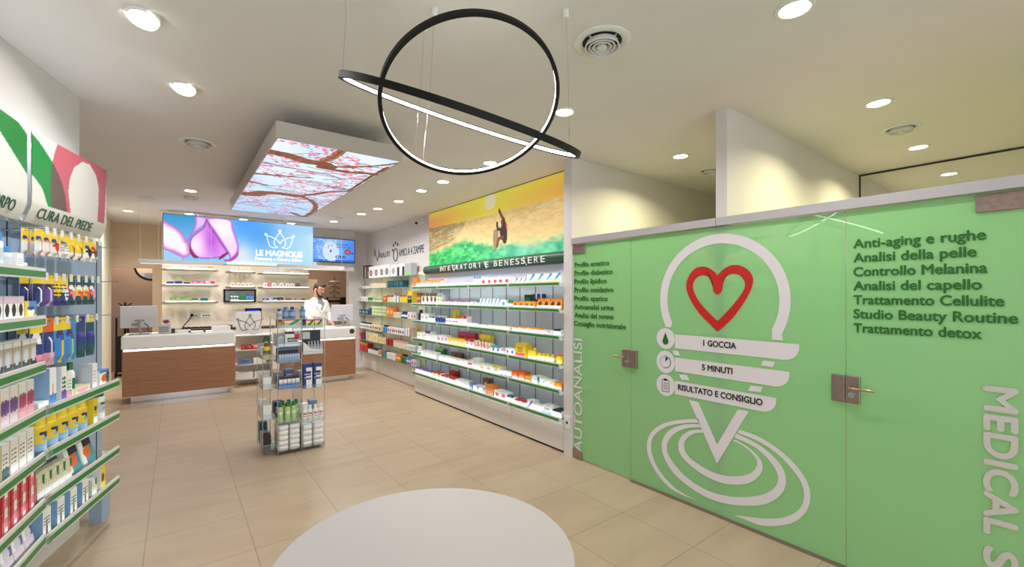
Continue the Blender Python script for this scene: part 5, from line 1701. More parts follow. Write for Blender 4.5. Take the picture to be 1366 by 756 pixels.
# signs over the bays ----------------------------------------------------------------------
def sign_art_b():
    w, h = 150, 90
    U, V = np.meshgrid(np.linspace(0, 1, w), np.linspace(0, 1, h))
    img = np.zeros((h, w, 3)) + np.array((222, 220, 212.0))
    gtop = smooth_poly([(-0.03, 1.05), (0.0, 0.97), (0.082, 0.91), (0.222, 0.756), (0.305, 0.627), (0.376, 0.433), (0.4, 0.223)], 5, False)
    gbot = smooth_poly([(-0.06, 0.544), (0.038, 0.483), (0.112, 0.387), (0.157, 0.258), (0.174, 0.219)], 5, False)
    pink = [(0.288, 1.02), (0.246, 0.867), (0.218, 0.74), (0.202, 0.6), (0.204, 0.406), (0.222, 0.222), (0.45, 0.222), (0.42, 0.483), (0.439, 0.648), (0.494, 0.815), (0.618, 0.95), (0.728, 0.958), (0.828, 0.848), (0.867, 0.688), (0.862, 0.49), (0.844, 0.222), (0.96, 0.222), (1.01, 1.02)]
    gm = inside(U, V, gtop + gbot[::-1])
    pm = inside(U, V, pink)
    blend(img, pm, (196, 96, 112))
    blend(img, gm, (30, 138, 64))
    blend(img, gm & pm, (104, 84, 74))
    return img


def sign_art_a():
    w, h = 150, 90
    U, V = np.meshgrid(np.linspace(0, 1, w), np.linspace(0, 1, h))
    img = np.zeros((h, w, 3)) + np.array((222, 220, 212.0))
    top = smooth_poly([(0.3, 1.6), (0.6, 1.3), (0.8, 1.08), (1.02, 0.92)], 5, False)
    bot = smooth_poly([(0.35, 1.0), (0.6, 0.90), (0.75, 0.75), (0.88, 0.62), (1.02, 0.48)], 5, False)
    blend(img, inside(U, V, top + bot[::-1]), (26, 128, 58))
    return img


def wall_sign(fr, x0, x1, art, words, tx, tw, label):
    t = thing('wall_sign', label, 'sign', fr.o, fr.rz)
    z0, z1 = 1.985, 2.465
    prof = lambda v: (0.078 + 0.035 * max(0, (0.22 - v) / 0.22) ** 1.5, z0 + v * (z1 - z0))
    me = grid_mesh('printed_face', art(), lambda u, v: (x0 + u * (x1 - x0), *prof(v)), SIGNART)
    me.polygons.foreach_set('use_smooth', [True] * len(me.polygons))
    put('printed_face', me, t)
    mb = MB()
    for v in np.linspace(0, 1, 12):
        y, z = prof(v)
        for x in (x0, x1):
            mb.vert((x, y + 0.004, z))
    for v in range(11):
        a = 2 * v
        mb.face((a, a + 1, a + 3, a + 2))
    e = [mb.vert((x0, 0.165, z0 + 0.05)), mb.vert((x1, 0.165, z0 + 0.05)), mb.vert((x1, 0.165, z1 - 0.03)), mb.vert((x0, 0.165, z1 - 0.03))]
    mb.face((e[0], e[1], 1, 0))
    mb.build('casing', LIPWHITE, t)
    lettering(words, (x0 + tx * (x1 - x0), prof(0.06)[0] - 0.004, z0 + 0.03), (1, 0, 0), (0, -0.30, 1), tw * (x1 - x0), 0.058, mat('sign_ink', S(28, 88, 58), 0.4), t)
    B1(x0 + 0.03, 0.12, z1 - 0.06, x1 - 0.03, 0.15, z1 - 0.05).build('led_strip', SIGNLED, t)
    return t


wall_sign(frB, 0.075, 0.888, sign_art_b, 'CURA DEL PIEDE', 0.085, 0.70, 'white sign CURA DEL PIEDE with green band and pink shape')
wall_sign(frA, 0.06, 1.06, sign_art_a, 'CORPO', 0.62, 0.27, 'white sign ending CORPO with one broad green band')

# ================================================================== COUNTERS AND THE BACK
def counter(label, x0, x1, yf, extra=0.0):
    t = thing('sales_counter', label, 'counter', (0, 0, 0))
    B1(x0, yf, 0.79, x1, yf + 0.62, 1.0).build('white_top', WHITE, t, bevel=0.03)
    B1(x0 + 0.01, yf + 0.035, 0.105, x1 - 0.01, yf + 0.60, 0.765).build('wood_front', WOOD, t)
    B1(x0 + 0.10, yf + 0.13, 0.0, x1 - 0.10, yf + 0.5, 0.105).build('plinth', CHROME, t)
    B1(x0 + 0.02, yf + 0.05, 0.766, x1 - 0.02, yf + 0.58, 0.789).build('shadow_gap', LIPWHITE, t)
    B1(x0 + 0.03, yf + 0.03, 0.782, x1 - 0.03, yf + 0.045, 0.789).build('led_strip', COUNTERLED, t)
    return t


counter('first sales counter, oak front with white top and a light line, beside the passage', -0.63, 0.785, 8.47)
c2 = counter('second sales counter, oak front with white top, where the pharmacist stands', 1.5, 2.72, 8.40)
MB().tube([(2.63, 8.402, 0.915), (2.63, 8.394, 0.915)], 0.045, 24).build('round_badge', mat('badge_green', S(52, 62, 36), 0.4), c2)

# point of sale screens
def pos_screen(label, x, y, z, w, h, rz, back):
    t = thing('till_screen', label, 'monitor', (x, y, z), rz)
    B1(-w / 2, 0, 0.10, w / 2, 0.035, 0.10 + h).build('screen_back', back, t, bevel=0.008)
    B1(-w / 2 + 0.015, 0.0345, 0.115, w / 2 - 0.015, 0.037, 0.085 + h).build('screen', BLACKGLOSS, t)
    B1(-0.06, -0.006, 0.20, 0.06, 0.0, 0.22).build('label_print', GREY, t)
    MB().tube([(0.0, -0.004, 0.2), (0, -0.05, 0.12), (0.02, -0.03, 0.012)], 0.016, 10).build('stand_arm', GREY, t, smooth=True)
    B1(-0.12, -0.08, 0.0, 0.12, 0.10, 0.012).build('stand_foot', GREY, t, bevel=0.004)
    MB().tube([(0.06, -0.004, 0.17), (0.11, -0.03, 0.12), (0.09, -0.05, 0.06), (0.14, -0.02, 0.014)], 0.006, 8).build('cable', DARK, t)
    MB().box(-0.09, -0.012, 0.13, -0.02, 0, 0.17).build('port_cover', GREY, t)
    return t


SCRBACK = mat('screen_back_white', S(212, 210, 216), 0.35)
pos_screen('white backed till screen on the first counter beside the passage', -0.44, 8.72, 1.0005, 0.43, 0.33, R(4), SCRBACK)
pos_screen('white backed till screen in front of the pharmacist', 2.52, 8.62, 1.0005, 0.40, 0.31, R(-6), SCRBACK)

t = thing('receipt_printer', 'pale grey receipt printer on the first counter beside the till screen', 'printer', (-0.13, 8.72, 1.0005))
B1(-0.085, -0.06, 0, 0.075, 0.09, 0.13).build('body', mat('printer_body', S(206, 200, 196), 0.4), t, bevel=0.01)
B1(-0.075, -0.062, 0.018, 0.045, -0.058, 0.11).build('front_cover', GREY, t)
B1(0.075, -0.05, 0, 0.12, 0.06, 0.07).build('card_reader', DARK, t, bevel=0.006)
o = put('leaflet_box', carton_mesh(0.12, 0.11, 0.05, 'W/o:R/x:K'), None, (-0.12, 8.73, 1.1312))
tag(o, 'white box with red emblem on top of the receipt printer', 'box')
t = thing('document_tray', 'white tray with dark handles lying on the first counter', 'tray', (0.27, 8.66, 1.0005))
B1(-0.11, -0.07, 0, 0.11, 0.07, 0.008).box(-0.11, -0.07, 0.008, -0.10, 0.07, 0.025).box(0.10, -0.07, 0.008, 0.11, 0.07, 0.025).build('tray_body', LIPWHITE, t)
B1(-0.112, -0.075, 0.006, -0.08, -0.06, 0.032).build('handle', NAVY, t)
B1(0.08, -0.075, 0.006, 0.112, -0.06, 0.032).build('handle', NAVY, t)
o = put('paper_box', B1(-0.13, 0, 0, 0.13, 0.14, 0.075).mesh('paper_box', WHITE), None, (0.6, 8.72, 1.0005))
tag(o, 'plain low white box at the far end of the first counter', 'box')
o = put('white_tray', B1(-0.11, 0, 0, 0.11, 0.1, 0.035).mesh('white_tray', WHITE), None, (0.08, 8.78, 1.0005))
tag(o, 'small flat white block on the first counter behind the tray', 'box')
t = thing('pen_cup', 'black pen cup at the end of the first counter', 'cup', (0.735, 8.9, 1.0005))
MB().lathe([(0.03, 0), (0.036, 0.085), (0.031, 0.085), (0.027, 0.005)], 16).build('cup', BLACK, t, smooth=True)
for k in range(3):
    a = k * 2.1
    MB().tube([(0.012 * math.cos(a), 0.012 * math.sin(a), 0.01), (0.024 * math.cos(a), 0.024 * math.sin(a), 0.14)], 0.004, 6).build('pen', LIPWHITE, t)

# low back cabinet under the glass shelves
t = thing('back_cabinet', 'low white cabinet with dark worktop under the glass shelves', 'cabinet', (0, 0, 0))
B1(-0.15, 10.08, 0, 1.9, 10.398, 0.93).build('body', CABINET, t)
B1(-0.16, 10.06, 0.93, 1.91, 10.398, 0.96).build('worktop', DARKWOOD, t)
for x in (-0.13, 0.55, 1.23):
    B1(x, 10.062, 0.08, x + 0.65, 10.079, 0.91).build('door', CABINET, t, bevel=0.002)
t = thing('power_cable', 'black cable bundle from the wall socket lying on the back worktop', 'cable', (0, 0, 0))
MB().tube([(0.25, 10.385, 1.22), (0.22, 10.36, 1.15), (0.12, 10.3, 1.02), (0.10, 10.25, 0.975)], 0.008, 8).build('lead', BLACK, t, smooth=True)
pts = [(0.1 + 0.7 * k / 40, 10.22 + 0.03 * math.sin(k * 1.3), 0.975 + 0.01 * abs(math.sin(k * 0.9))) for k in range(41)]
MB().tube(pts, 0.014, 8).build('coil', BLACK, t, smooth=True)
B1(0.225, 10.37, 1.19, 0.265, 10.391, 1.24).build('plug', BLACK, t, bevel=0.004)

# lit glass shelves on the back wall
def back_shelf(x0, x1, z, label, d=0.26):
    t = thing('glass_shelf', label, 'shelf', (0, 0, 0), 0, 'lit glass shelves behind the counters')
    B1(x0, 10.40 - d, z - 0.012, x1, 10.399, z).build('glass', GLASS, t)
    B1(x0, 10.40 - d - 0.003, z - 0.013, x1, 10.40 - d - 0.0005, z + 0.001).build('edge_light', mat('edge_led', (1, 1, 1), emit=(0.92, 1.0, 0.95), strength=0.7), t)
    B1(x0 - 0.06, 10.37, z - 0.02, x1 + 0.06, 10.399, z - 0.0125).build('rail', DARK, t)
    MB().box(x0 + 0.02, 10.25, z - 0.018, x1 - 0.02, 10.27, z - 0.0125).build('led_strip', SHELFLED, t)


BS = [('passage side', -0.15, 0.60, (2.09, 1.80, 1.48)), ('central', 0.84, 1.24, (2.07, 1.77, 1.49)), ('pharmacist side', 1.40, 2.28, (2.055, 1.765, 1.478))]
for nm, x0, x1, zs in BS:
    for k, z in enumerate(zs):
        back_shelf(x0, x1, z, '%s lit glass shelf on the %s of the back wall' % (('top', 'middle', 'bottom')[k], nm))
LV = ('top', 'middle', 'bottom')
BACK = [(0, 0, [(0.0, .08, .035, 'W/x:G', 'pale flat carton'), (0.12, .09, .035, 'W/x:G', 'pale flat carton'), (0.31, .09, .03, 'W/t:K', 'white flat carton with dark lid'), (0.41, .09, .03, 'W/t:F', 'white flat carton with teal lid'), (0.53, .09, .045, 'O/b:C', 'orange carton')]),
        (0, 1, [(-0.08, .11, .04, 'U', 'navy flat carton'), (0.04, .11, .05, 'U/b:K', 'navy carton with black base'), (0.165, .10, .03, 'K', 'black flat carton'), (0.285, .10, .055, 'M/x:W', 'raspberry carton'), (0.395, .10, .055, 'M/x:W', 'raspberry carton'), (0.49, .07, .05, 'W/d:M', 'white and raspberry carton'), (0.56, .075, .055, 'M/r:R', 'deep red carton')]),
        (0, 2, [(-0.04, .10, .075, 'L/m:E/t:V', 'green jar carton'), (0.12, .10, .075, 'L/m:E/t:V', 'green jar carton'), (0.28, .10, .05, 'E/b:C', 'dark green carton'), (0.43, .11, .055, 'F/b:T', 'teal carton'), (0.55, .06, .02, 'C', 'small beige flat carton')]),
        (1, 0, [(q, .05, .07, 'C/o:Q', 'cream carton') for q in (0.88, 0.95, 1.02, 1.09, 1.16)]),
        (1, 1, [(q, .05, .06, 'C/o:R', 'cream carton with red print') for q in (0.88, 0.99, 1.06, 1.13, 1.19)]),
        (2, 0, [(1.46 + .075 * k, .065, .045, 'H/x:K', 'grey flat carton') for k in range(5)] + [(1.95 + .09 * k, .06, .035, 'W/x:R', 'white flat carton with red line') for k in range(3)]),
        (2, 1, [(1.45, .06, .07, 'W/o:R', 'white carton with red disc'), (1.525, .05, .07, 'R/x:W', 'red carton'), (1.60, .06, .07, 'W/o:R', 'white carton with red disc'), (1.74, .06, .07, 'W/o:R', 'white carton with red disc'), (1.86, .06, .07, 'W/o:R', 'white carton with red disc'), (1.95, .06, .07, 'W/o:R', 'white carton with red disc'), (2.06, .08, .085, 'V/o:N', 'olive gold carton'), (2.16, .07, .035, 'G/x:K', 'grey flat carton'), (2.24, .06, .035, 'G/x:K', 'grey flat carton')]),
        (2, 2, [(1.45, .08, .05, 'U/x:W', 'navy carton'), (1.54, .08, .05, 'A/x:W', 'slate blue carton'), (1.63, .06, .06, 'U/b:W', 'navy carton with white base'), (1.73, .10, .065, 'K/o:N', 'black and brown carton'), (1.88, .09, .045, 'N', 'brown flat carton'), (2.04, .06, .04, 'R/x:W', 'small red carton'), (2.17, .05, .04, 'N/o:R', 'small brown carton')])]
for s_, lv, lst in BACK:
    nm, x0, x1, zs = BS[s_]
    for x, w, h, st, desc in lst:
        o = put('back_shelf_carton', carton_mesh(w, h, 0.08, st), None, (x, 10.16, zs[lv] + 0.0015))
        row_label(o, desc, '%s %s back shelf' % (LV[lv], nm), 'passage', 'carton', 'products on the %s %s back shelf' % (LV[lv], nm))
fB = Frame((0, 10.16, 0), 0)
for x, st, desc in [(0.87, 'W/m:E/c:E', 'white bottle with green cap'), (0.92, 'W/m:E/c:E', 'white bottle with green cap'), (0.965, 'W/m:E/c:E', 'white bottle with green cap'), (1.01, 'E/c:E', 'green bottle'), (1.05, 'E/c:E', 'green bottle'), (1.09, 'E/c:E', 'green bottle'), (1.135, 'B/c:U', 'blue bottle'), (1.175, 'B/c:U', 'blue bottle'), (1.212, 'B/c:U', 'blue bottle')]:
    o = item(fB, x, 0, 1.4915, bottle_mesh(0.036, 0.11, st), 'drops_bottle')
    row_label(o, desc, 'bottom central back shelf', 'passage', 'bottle', 'bottles on the bottom middle back shelf')

# framed dark screen behind the middle shelf
t = thing('framed_screen', 'black framed grey screen on the back wall behind the bottles', 'screen', (0.75, 10.397, 1.45))
fr_ = MB().box(0, -0.03, 0, 0.03, 0, 0.26).box(0.53, -0.03, 0, 0.56, 0, 0.26).box(0.03, -0.03, 0, 0.53, 0, 0.03).box(0.03, -0.03, 0.23, 0.53, 0, 0.26)
fr_.build('frame', BLACK, t)
B1(0.03, -0.015, 0.03, 0.53, 0, 0.23).build('screen_glass', mat('screen_grey', S(120, 122, 126), 0.12), t)

# display tower with the crown between the counters
t = thing('display_shelf', 'white display shelf with a black crown panel between the counters', 'shelving', (0, 0, 0))
dx0, dx1, dy = 0.835, 1.40, 9.0
B1(dx0, dy, 0.905, dx0 + 0.38, dy + 0.02, 1.305).build('crown_panel', WHITE, t)
B1(dx0, dy + 0.3, 0.0, dx1, dy + 0.32, 0.9).build('back_panel', mat('display_back', S(226, 214, 190), 0.5), t)
B1(dx1 - 0.02, dy, 0, dx1, dy + 0.3, 0.9).build('side_panel', CABINET, t)
for z in (0.12, 0.375, 0.63, 0.885):
    B1(dx0, dy, z - 0.018, dx1 - 0.021, dy + 0.3, z).build('shelf', CABINET, t)
crown(dx0 + 0.21, 1.02, 0.2, lambda a, b: (a, dy - 0.004, b), BLACK, t, 'crown_drawing', 0.004)
o = put('hand_cream_carton', carton_mesh(0.15, 0.085, 0.08, 'R/x:W/o:N'), None, (0.99, 9.03, 0.6305)); tag(o, 'red and white carton on the crown display, next to the first counter', 'carton', 'cartons on the crown display')
o = put('hand_cream_carton', carton_mesh(0.15, 0.085, 0.08, 'R/t:I/x:W'), None, (1.15, 9.03, 0.6305)); tag(o, 'red and pink carton on the crown display, next to the green bottle', 'carton', 'cartons on the crown display')
o = put('green_bottle', bottle_mesh(0.09, 0.22, 'E/m:L/c:E'), None, (1.30, 9.03, 0.6305)); tag(o, 'tall green bottle on the crown display shelf', 'bottle')
o = put('slate_carton', carton_mesh(0.22, 0.10, 0.1, 'A/x:F'), None, (0.97, 9.03, 0.3755)); tag(o, 'wide slate blue carton on the crown display', 'carton')
o = put('spotted_carton', carton_mesh(0.2, 0.10, 0.1, 'W/z:K'), None, (1.20, 9.03, 0.3755)); tag(o, 'white carton with black marks beside the slate blue carton', 'carton')
for k in range(2):
    for j in range(2):
        o = put('flat_carton', carton_mesh(0.25, 0.055, 0.18, 'W/z:K'), None, (0.97 + 0.27 * j, 9.03, 0.1205 + k * 0.0565))
        tag(o, 'long white printed carton, %s of the stack %s' % (('bottom', 'top')[k], ('next to the first counter', 'behind the acrylic tower')[j]), 'carton', 'printed cartons low on the crown display')
t = thing('till_display', 'small black till display lit blue above the crown panel', 'monitor', (1.12, 9.2, 0.8855))
B1(-0.05, 0, 0, 0.05, 0.05, 0.3).build('stand', BLACK, t)
B1(-0.13, -0.02, 0.3, 0.13, 0.02, 0.47).build('bezel', BLACK, t, bevel=0.005)
B1(-0.10, -0.0215, 0.35, 0.10, -0.0205, 0.43).build('screen', mat('blue_screen', (0, 0, 0), emit=S(50, 70, 255), strength=1.6), t)

# behind the pharmacist
t = thing('dark_monitor', 'black monitor behind the pharmacist', 'monitor', (3.1, 11.0, 1.12))
B1(-0.25, 0, 0.12, 0.2, 0.04, 0.42).build('bezel', BLACK, t, bevel=0.005)
B1(-0.04, 0.01, 0, 0.02, 0.03, 0.12).build('stand', BLACK, t)
B1(-0.12, -0.06, -0.012, 0.1, 0.1, 0.0).build('foot', BLACK, t)
t = thing('back_desk', 'taupe desk in the room behind the pharmacist', 'desk', (0, 0, 0))
B1(2.4, 10.9, 1.07, 3.4, 11.4, 1.107).build('top', BEIGE, t)
B1(2.42, 10.95, 0, 3.38, 11.38, 1.07).build('body', BEIGE, t)
structure('door_3', B1(2.25, 12.27, 0, 2.95, 12.299, 2.0), BEIGE, 'beige door in the room behind the pharmacist', 'door')
t = thing('spiral_display', 'pole with curved brown trays behind the pharmacist', 'display stand', (2.96, 10.75, 0))
MB().tube([(0, 0, 0.02), (0, 0, 2.0)], 0.012, 10).build('pole', DARK, t)
MB().lathe([(0.13, 0), (0.13, 0.02), (0.02, 0.03)], 20).build('foot', DARK, t)
for k in range(7):
    z = 1.10 + 0.125 * k
    MB().lathe([(0.02, z + 0.02), (0.08, z + 0.04), (0.125, z + 0.0), (0.135, z + 0.05), (0.08, z + 0.075), (0.02, z + 0.05)], 20, cap=False).build('tray', mat('tray_brown', S(150, 118, 100), 0.4), t, smooth=True)
t = thing('round_mirror', 'dark rimmed round mirror on the passage wall', 'mirror', (-0.42, 12.298, 2.2))
MB().tube([(0.27 * math.cos(a), 0, 0.27 * math.sin(a)) for a in np.linspace(0, 2 * math.pi, 33)[:-1]], 0.02, 8, closed=True).build('rim', BLACK, t, smooth=True)
MB().tube([(0, -0.005, 0), (0, 0.0, 0)], 0.26, 32).build('mirror_glass', MIRROR, t)
for k, (x, h, lb) in enumerate(((-0.86, 1.15, 'dark folded trolley leaning beside the passage doorway'), (-0.8, 1.45, 'dark coat stand in the passage doorway'))):
    t = thing('folded_trolley' if k == 0 else 'coat_stand', lb, 'trolley' if k == 0 else 'stand', (x, 11.35 + 0.3 * k, 0))
    if k == 0:
        MB().tube([(-0.05, 0, 0.05), (-0.05, 0.05, h), (0.12, 0.05, h), (0.12, 0, 0.05)], 0.015, 8).build('handle_frame', BLACK, t)
        B1(-0.06, -0.02, 0.1, 0.13, 0.02, 0.8).build('bag', mat('black_fabric', S(40, 38, 40), 0.9), t, bevel=0.01)
        for x_ in (-0.06, 0.13):
            MB().tube([(x_ - 0.01, 0, 0.06), (x_ + 0.01, 0, 0.06)], 0.06, 16).build('wheel', BLACK, t)
    else:
        MB().tube([(0, 0, 0), (0, 0, h)], 0.02, 10).build('pole', BLACK, t)
        MB().lathe([(0.16, 0), (0.16, 0.02), (0.02, 0.03)], 18).build('foot', BLACK, t)
        for a in range(4):
            b = a * math.pi / 2
            MB().tube([(0, 0, h - 0.1), (0.1 * math.cos(b), 0.1 * math.sin(b), h - 0.02)], 0.012, 8).build('hook', BLACK, t)


# ================================================================== PHARMACIST
def fused(name, shapes, voxel, material, parent=None, smooth_it=4, paint=None):
    """shapes: closed meshes fused into one continuous surface."""
    mb = MB()
    for f in shapes:
        f(mb)
    me = mb.mesh(name, material)
    o = bpy.data.objects.new(name, me)
    COL.objects.link(o)
    r = o.modifiers.new('fuse', 'REMESH')
    r.mode = 'VOXEL'
    r.voxel_size = voxel
    s = o.modifiers.new('relax', 'SMOOTH')
    s.iterations = smooth_it
    s.factor = 0.5
    dg = bpy.context.evaluated_depsgraph_get()
    dg.update()
    m2 = bpy.data.meshes.new_from_object(o.evaluated_get(dg))
    m2.polygons.foreach_set('use_smooth', [True] * len(m2.polygons))
    bpy.data.objects.remove(o)
    m2.name = name
    if paint:
        m2.materials.clear()
        for m in paint[0]:
            m2.materials.append(m)
        m2.polygons.foreach_set('material_index', [paint[1](p.center) for p in m2.polygons])
    q = bpy.data.objects.new(name, m2)
    COL.objects.link(q)
    if parent:
        q.parent = parent
    return q


def ell(c, r, n=14, rot=None):
    M = rot or Matrix.Identity(3)

    def f(mb):
        b = len(mb.v)
        for i in range(n + 1):
            th = math.pi * i / n
            for k in range(2 * n):
                a = math.pi * k / n
                p = M @ Vector((r[0] * math.sin(th) * math.cos(a), r[1] * math.sin(th) * math.sin(a), r[2] * math.cos(th)))
                mb.vert((c[0] + p.x, c[1] + p.y, c[2] + p.z))
        for i in range(n):
            for k in range(2 * n):
                j = (k + 1) % (2 * n)
                mb.face((b + i * 2 * n + k, b + (i + 1) * 2 * n + k, b + (i + 1) * 2 * n + j, b + i * 2 * n + j))
    return f


def limb(pts, rs, n=12):
    def f(mb):
        mb.tube(pts, list(rs), n)
        for p, r in ((pts[0], rs[0]), (pts[-1], rs[-1])):
            ell(p, (r, r, r), 8)(mb)
    return f


def torso(rings, n=24):
    """rings: (z, centre y, half width, half depth)"""
    def f(mb):
        b = len(mb.v)
        for z, y, a, d in rings:
            for k in range(n):
                t_ = 2 * math.pi * k / n
                cx = math.copysign(abs(math.cos(t_)) ** 0.8, math.cos(t_)) * a
                mb.vert((cx, y + d * math.sin(t_), z))
        for i in range(len(rings) - 1):
            for k in range(n):
                j = (k + 1) % n
                mb.face((b + i * n + k, b + i * n + j, b + (i + 1) * n + j, b + (i + 1) * n + k))
        mb.face([b + k for k in range(n)][::-1])
        mb.face([b + (len(rings) - 1) * n + k for k in range(n)])
    return f


SKIN = mat('skin', S(206, 152, 124), 0.5)
HAIR = noisy('dark_hair', S(34, 24, 20), S(56, 40, 32), 60, 0.6)
COAT = noisy('white_cotton', S(236, 233, 228), S(244, 241, 236), 8, 0.8)
SHIRT = noisy('grey_check', S(120, 112, 118), S(170, 160, 162), 60, 0.8)
TROUSER = mat('dark_trousers', S(42, 44, 54), 0.8)
PX, PY, PR = 2.24, 9.32, R(18)
root = thing('person', 'bearded person in a white lab coat looking down behind the second counter', 'person', (PX, PY, 0), PR)
# the figure faces local -Y; head bowed and turned
HM = Matrix.Rotation(R(20), 3, 'X') @ Matrix.Rotation(R(16), 3, 'Z')
HM = Matrix.Rotation(R(18), 3, 'Z') @ Matrix.Rotation(R(20), 3, 'X')
HC = Vector((0.0, -0.06, 1.70))


def hp(x, y, z):
    return tuple(HC + HM @ Vector((x, y, z)))


def hand(sx, wrist, palm_dir, down):
    """Palm, four separate fingers of unequal length and a thumb."""
    w = Vector(wrist)
    f = Vector(palm_dir).normalized()
    d = Vector(down).normalized()
    s_ = f.cross(d).normalized() * sx
    sh = [limb([w, w + f * 0.05, w + f * 0.09], [0.026, 0.034, 0.032], 10)]
    for k, (off, L) in enumerate(((-0.028, 0.070), (-0.010, 0.080), (0.010, 0.075), (0.028, 0.058))):
        b = w + f * 0.085 + s_ * off
        sh.append(limb([b, b + f * L * 0.5 + d * 0.004, b + f * L * 0.82 + d * 0.022, b + f * L * 0.95 + d * 0.036], [0.0095, 0.009, 0.008, 0.007], 8))
    tb = w + f * 0.03 - s_ * 0.026
    sh.append(limb([tb, tb - s_ * 0.028 + f * 0.03 + d * 0.008, tb - s_ * 0.03 + f * 0.06 + d * 0.02], [0.013, 0.011, 0.0085], 8))
    return sh


ARM = {}
for sx in (-1, 1):
    ARM[sx] = [(sx * 0.180, 0.02, 1.435), (sx * 0.262, 0.0, 1.22), (sx * 0.185 - 0.03, -0.20, 1.075)]
shapes = [ell(HC, (0.076, 0.098, 0.118), 16, HM), ell(hp(0, -0.035, -0.072), (0.055, 0.062, 0.058), 12, HM), ell(hp(0, -0.02, 0.045), (0.074, 0.088, 0.075), 12, HM),
          limb([hp(0, -0.092, 0.018), hp(0, -0.112, -0.024)], [0.010, 0.015], 8), ell(hp(0, -0.094, -0.062), (0.024, 0.012, 0.010), 8, HM), ell(hp(0, -0.078, -0.105), (0.026, 0.022, 0.02), 8, HM),
          ell(hp(0.08, 0.005, -0.01), (0.010, 0.024, 0.034), 8, HM), ell(hp(-0.08, 0.005, -0.01), (0.010, 0.024, 0.034), 8, HM),
          limb([hp(0, 0.02, -0.09), (0, 0.015, 1.54), (0, 0.02, 1.45)], [0.055, 0.056, 0.07]),
          torso([(0.84, 0.0, 0.17, 0.12), (0.95, 0, 0.165, 0.11), (1.08, 0, 0.15, 0.1), (1.25, 0, 0.17, 0.115), (1.40, 0.01, 0.185, 0.115), (1.48, 0.015, 0.15, 0.09), (1.52, 0.015, 0.07, 0.06)])]
for sx in (-1, 1):
    a = ARM[sx]
    shapes.append(limb(a, [0.055, 0.044, 0.028]))
    shapes += hand(sx, a[2], (-0.15 * sx, -0.85, -0.18), (0, 0, -1))
    shapes.append(limb([(sx * 0.09, 0, 0.86), (sx * 0.10, -0.01, 0.48), (sx * 0.10, 0.02, 0.09)], [0.088, 0.058, 0.042]))
    shapes.append(limb([(sx * 0.10, 0.02, 0.05), (sx * 0.11, -0.13, 0.035)], [0.045, 0.035]))
body = fused('body', shapes, 0.0065, SKIN, root, 3, ([SKIN, SHIRT, TROUSER], lambda c: 2 if c.z < 0.9 else (1 if (c.z < 1.47 and abs(c.x) < 0.3 and c.y > -0.16) else 0)))
# lab coat: body, sleeves
cs = [torso([(0.62, 0.01, 0.225, 0.165), (0.9, 0, 0.20, 0.145), (1.08, 0, 0.185, 0.13), (1.25, 0, 0.20, 0.142), (1.38, 0.01, 0.215, 0.138), (1.44, 0.02, 0.215, 0.115), (1.49, 0.025, 0.155, 0.09), (1.525, 0.03, 0.095, 0.075), (1.545, 0.03, 0.07, 0.065)])]
for sx in (-1, 1):
    a = [Vector(q) for q in ARM[sx]]
    cs.append(limb([a[0], a[1], a[2] * 0.8 + a[1] * 0.2], [0.064, 0.06, 0.05]))
coat = fused('lab_coat', cs, 0.0075, COAT, root, 3)
# collar, shirt front, pocket and buttons
def front_y(v):
    return float(np.interp(v, [1.2, 1.36, 1.44, 1.50, 1.55], [-0.149, -0.140, -0.112, -0.078, -0.055]))


mb = MB()
for sx in (-1, 1):
    mb.prism([(sx * 0.05, 1.54), (sx * 0.075, 1.53), (sx * 0.125, 1.42), (sx * 0.10, 1.37), (sx * 0.012, 1.24), (sx * 0.008, 1.27)][:: (1 if sx > 0 else -1)], lambda u, v, d: (u, front_y(v) - 0.002 - d, v), 0.012)
mb.build('lapel', COAT, root, bevel=0.003)
MB().prism([(-0.05, 1.54), (0.05, 1.54), (0.085, 1.42), (0.005, 1.27), (-0.005, 1.27), (-0.085, 1.42)], lambda u, v, d: (u, front_y(v) - d, v), 0.006).build('shirt_front', SHIRT, root)
B1(0.06, -0.148, 1.26, 0.15, -0.134, 1.36).build('chest_pocket', COAT, root, bevel=0.003)
for z in (1.20, 1.10, 1.0):
    MB().tube([(0.0, -0.14, z), (0.0, -0.147, z)], 0.008, 12).build('button', LIPWHITE, root)
# hair, beard, brows, eyes
fused('hair', [ell(hp(0, 0.022, 0.055), (0.084, 0.096, 0.085), 14, HM), ell(hp(0, -0.055, 0.105), (0.066, 0.055, 0.036), 12, HM), ell(hp(0, 0.07, 0.0), (0.068, 0.045, 0.075), 12, HM),
               limb([hp(0.076, -0.015, 0.03), hp(0.077, -0.018, -0.03)], [0.012, 0.009], 8), limb([hp(-0.076, -0.015, 0.03), hp(-0.077, -0.018, -0.03)], [0.012, 0.009], 8)], 0.006, HAIR, root, 2)
fused('beard', [ell(hp(0, -0.058, -0.112), (0.046, 0.044, 0.036), 12, HM), limb([hp(0.070, -0.02, -0.03), hp(0.062, -0.045, -0.08), hp(0.02, -0.085, -0.118)], [0.010, 0.018, 0.02], 8),
                limb([hp(-0.070, -0.02, -0.03), hp(-0.062, -0.045, -0.08), hp(-0.02, -0.085, -0.118)], [0.010, 0.018, 0.02], 8), limb([hp(-0.032, -0.095, -0.056), hp(0, -0.105, -0.048), hp(0.032, -0.095, -0.056)], [0.007, 0.009, 0.007], 8)], 0.0055, HAIR, root, 2)
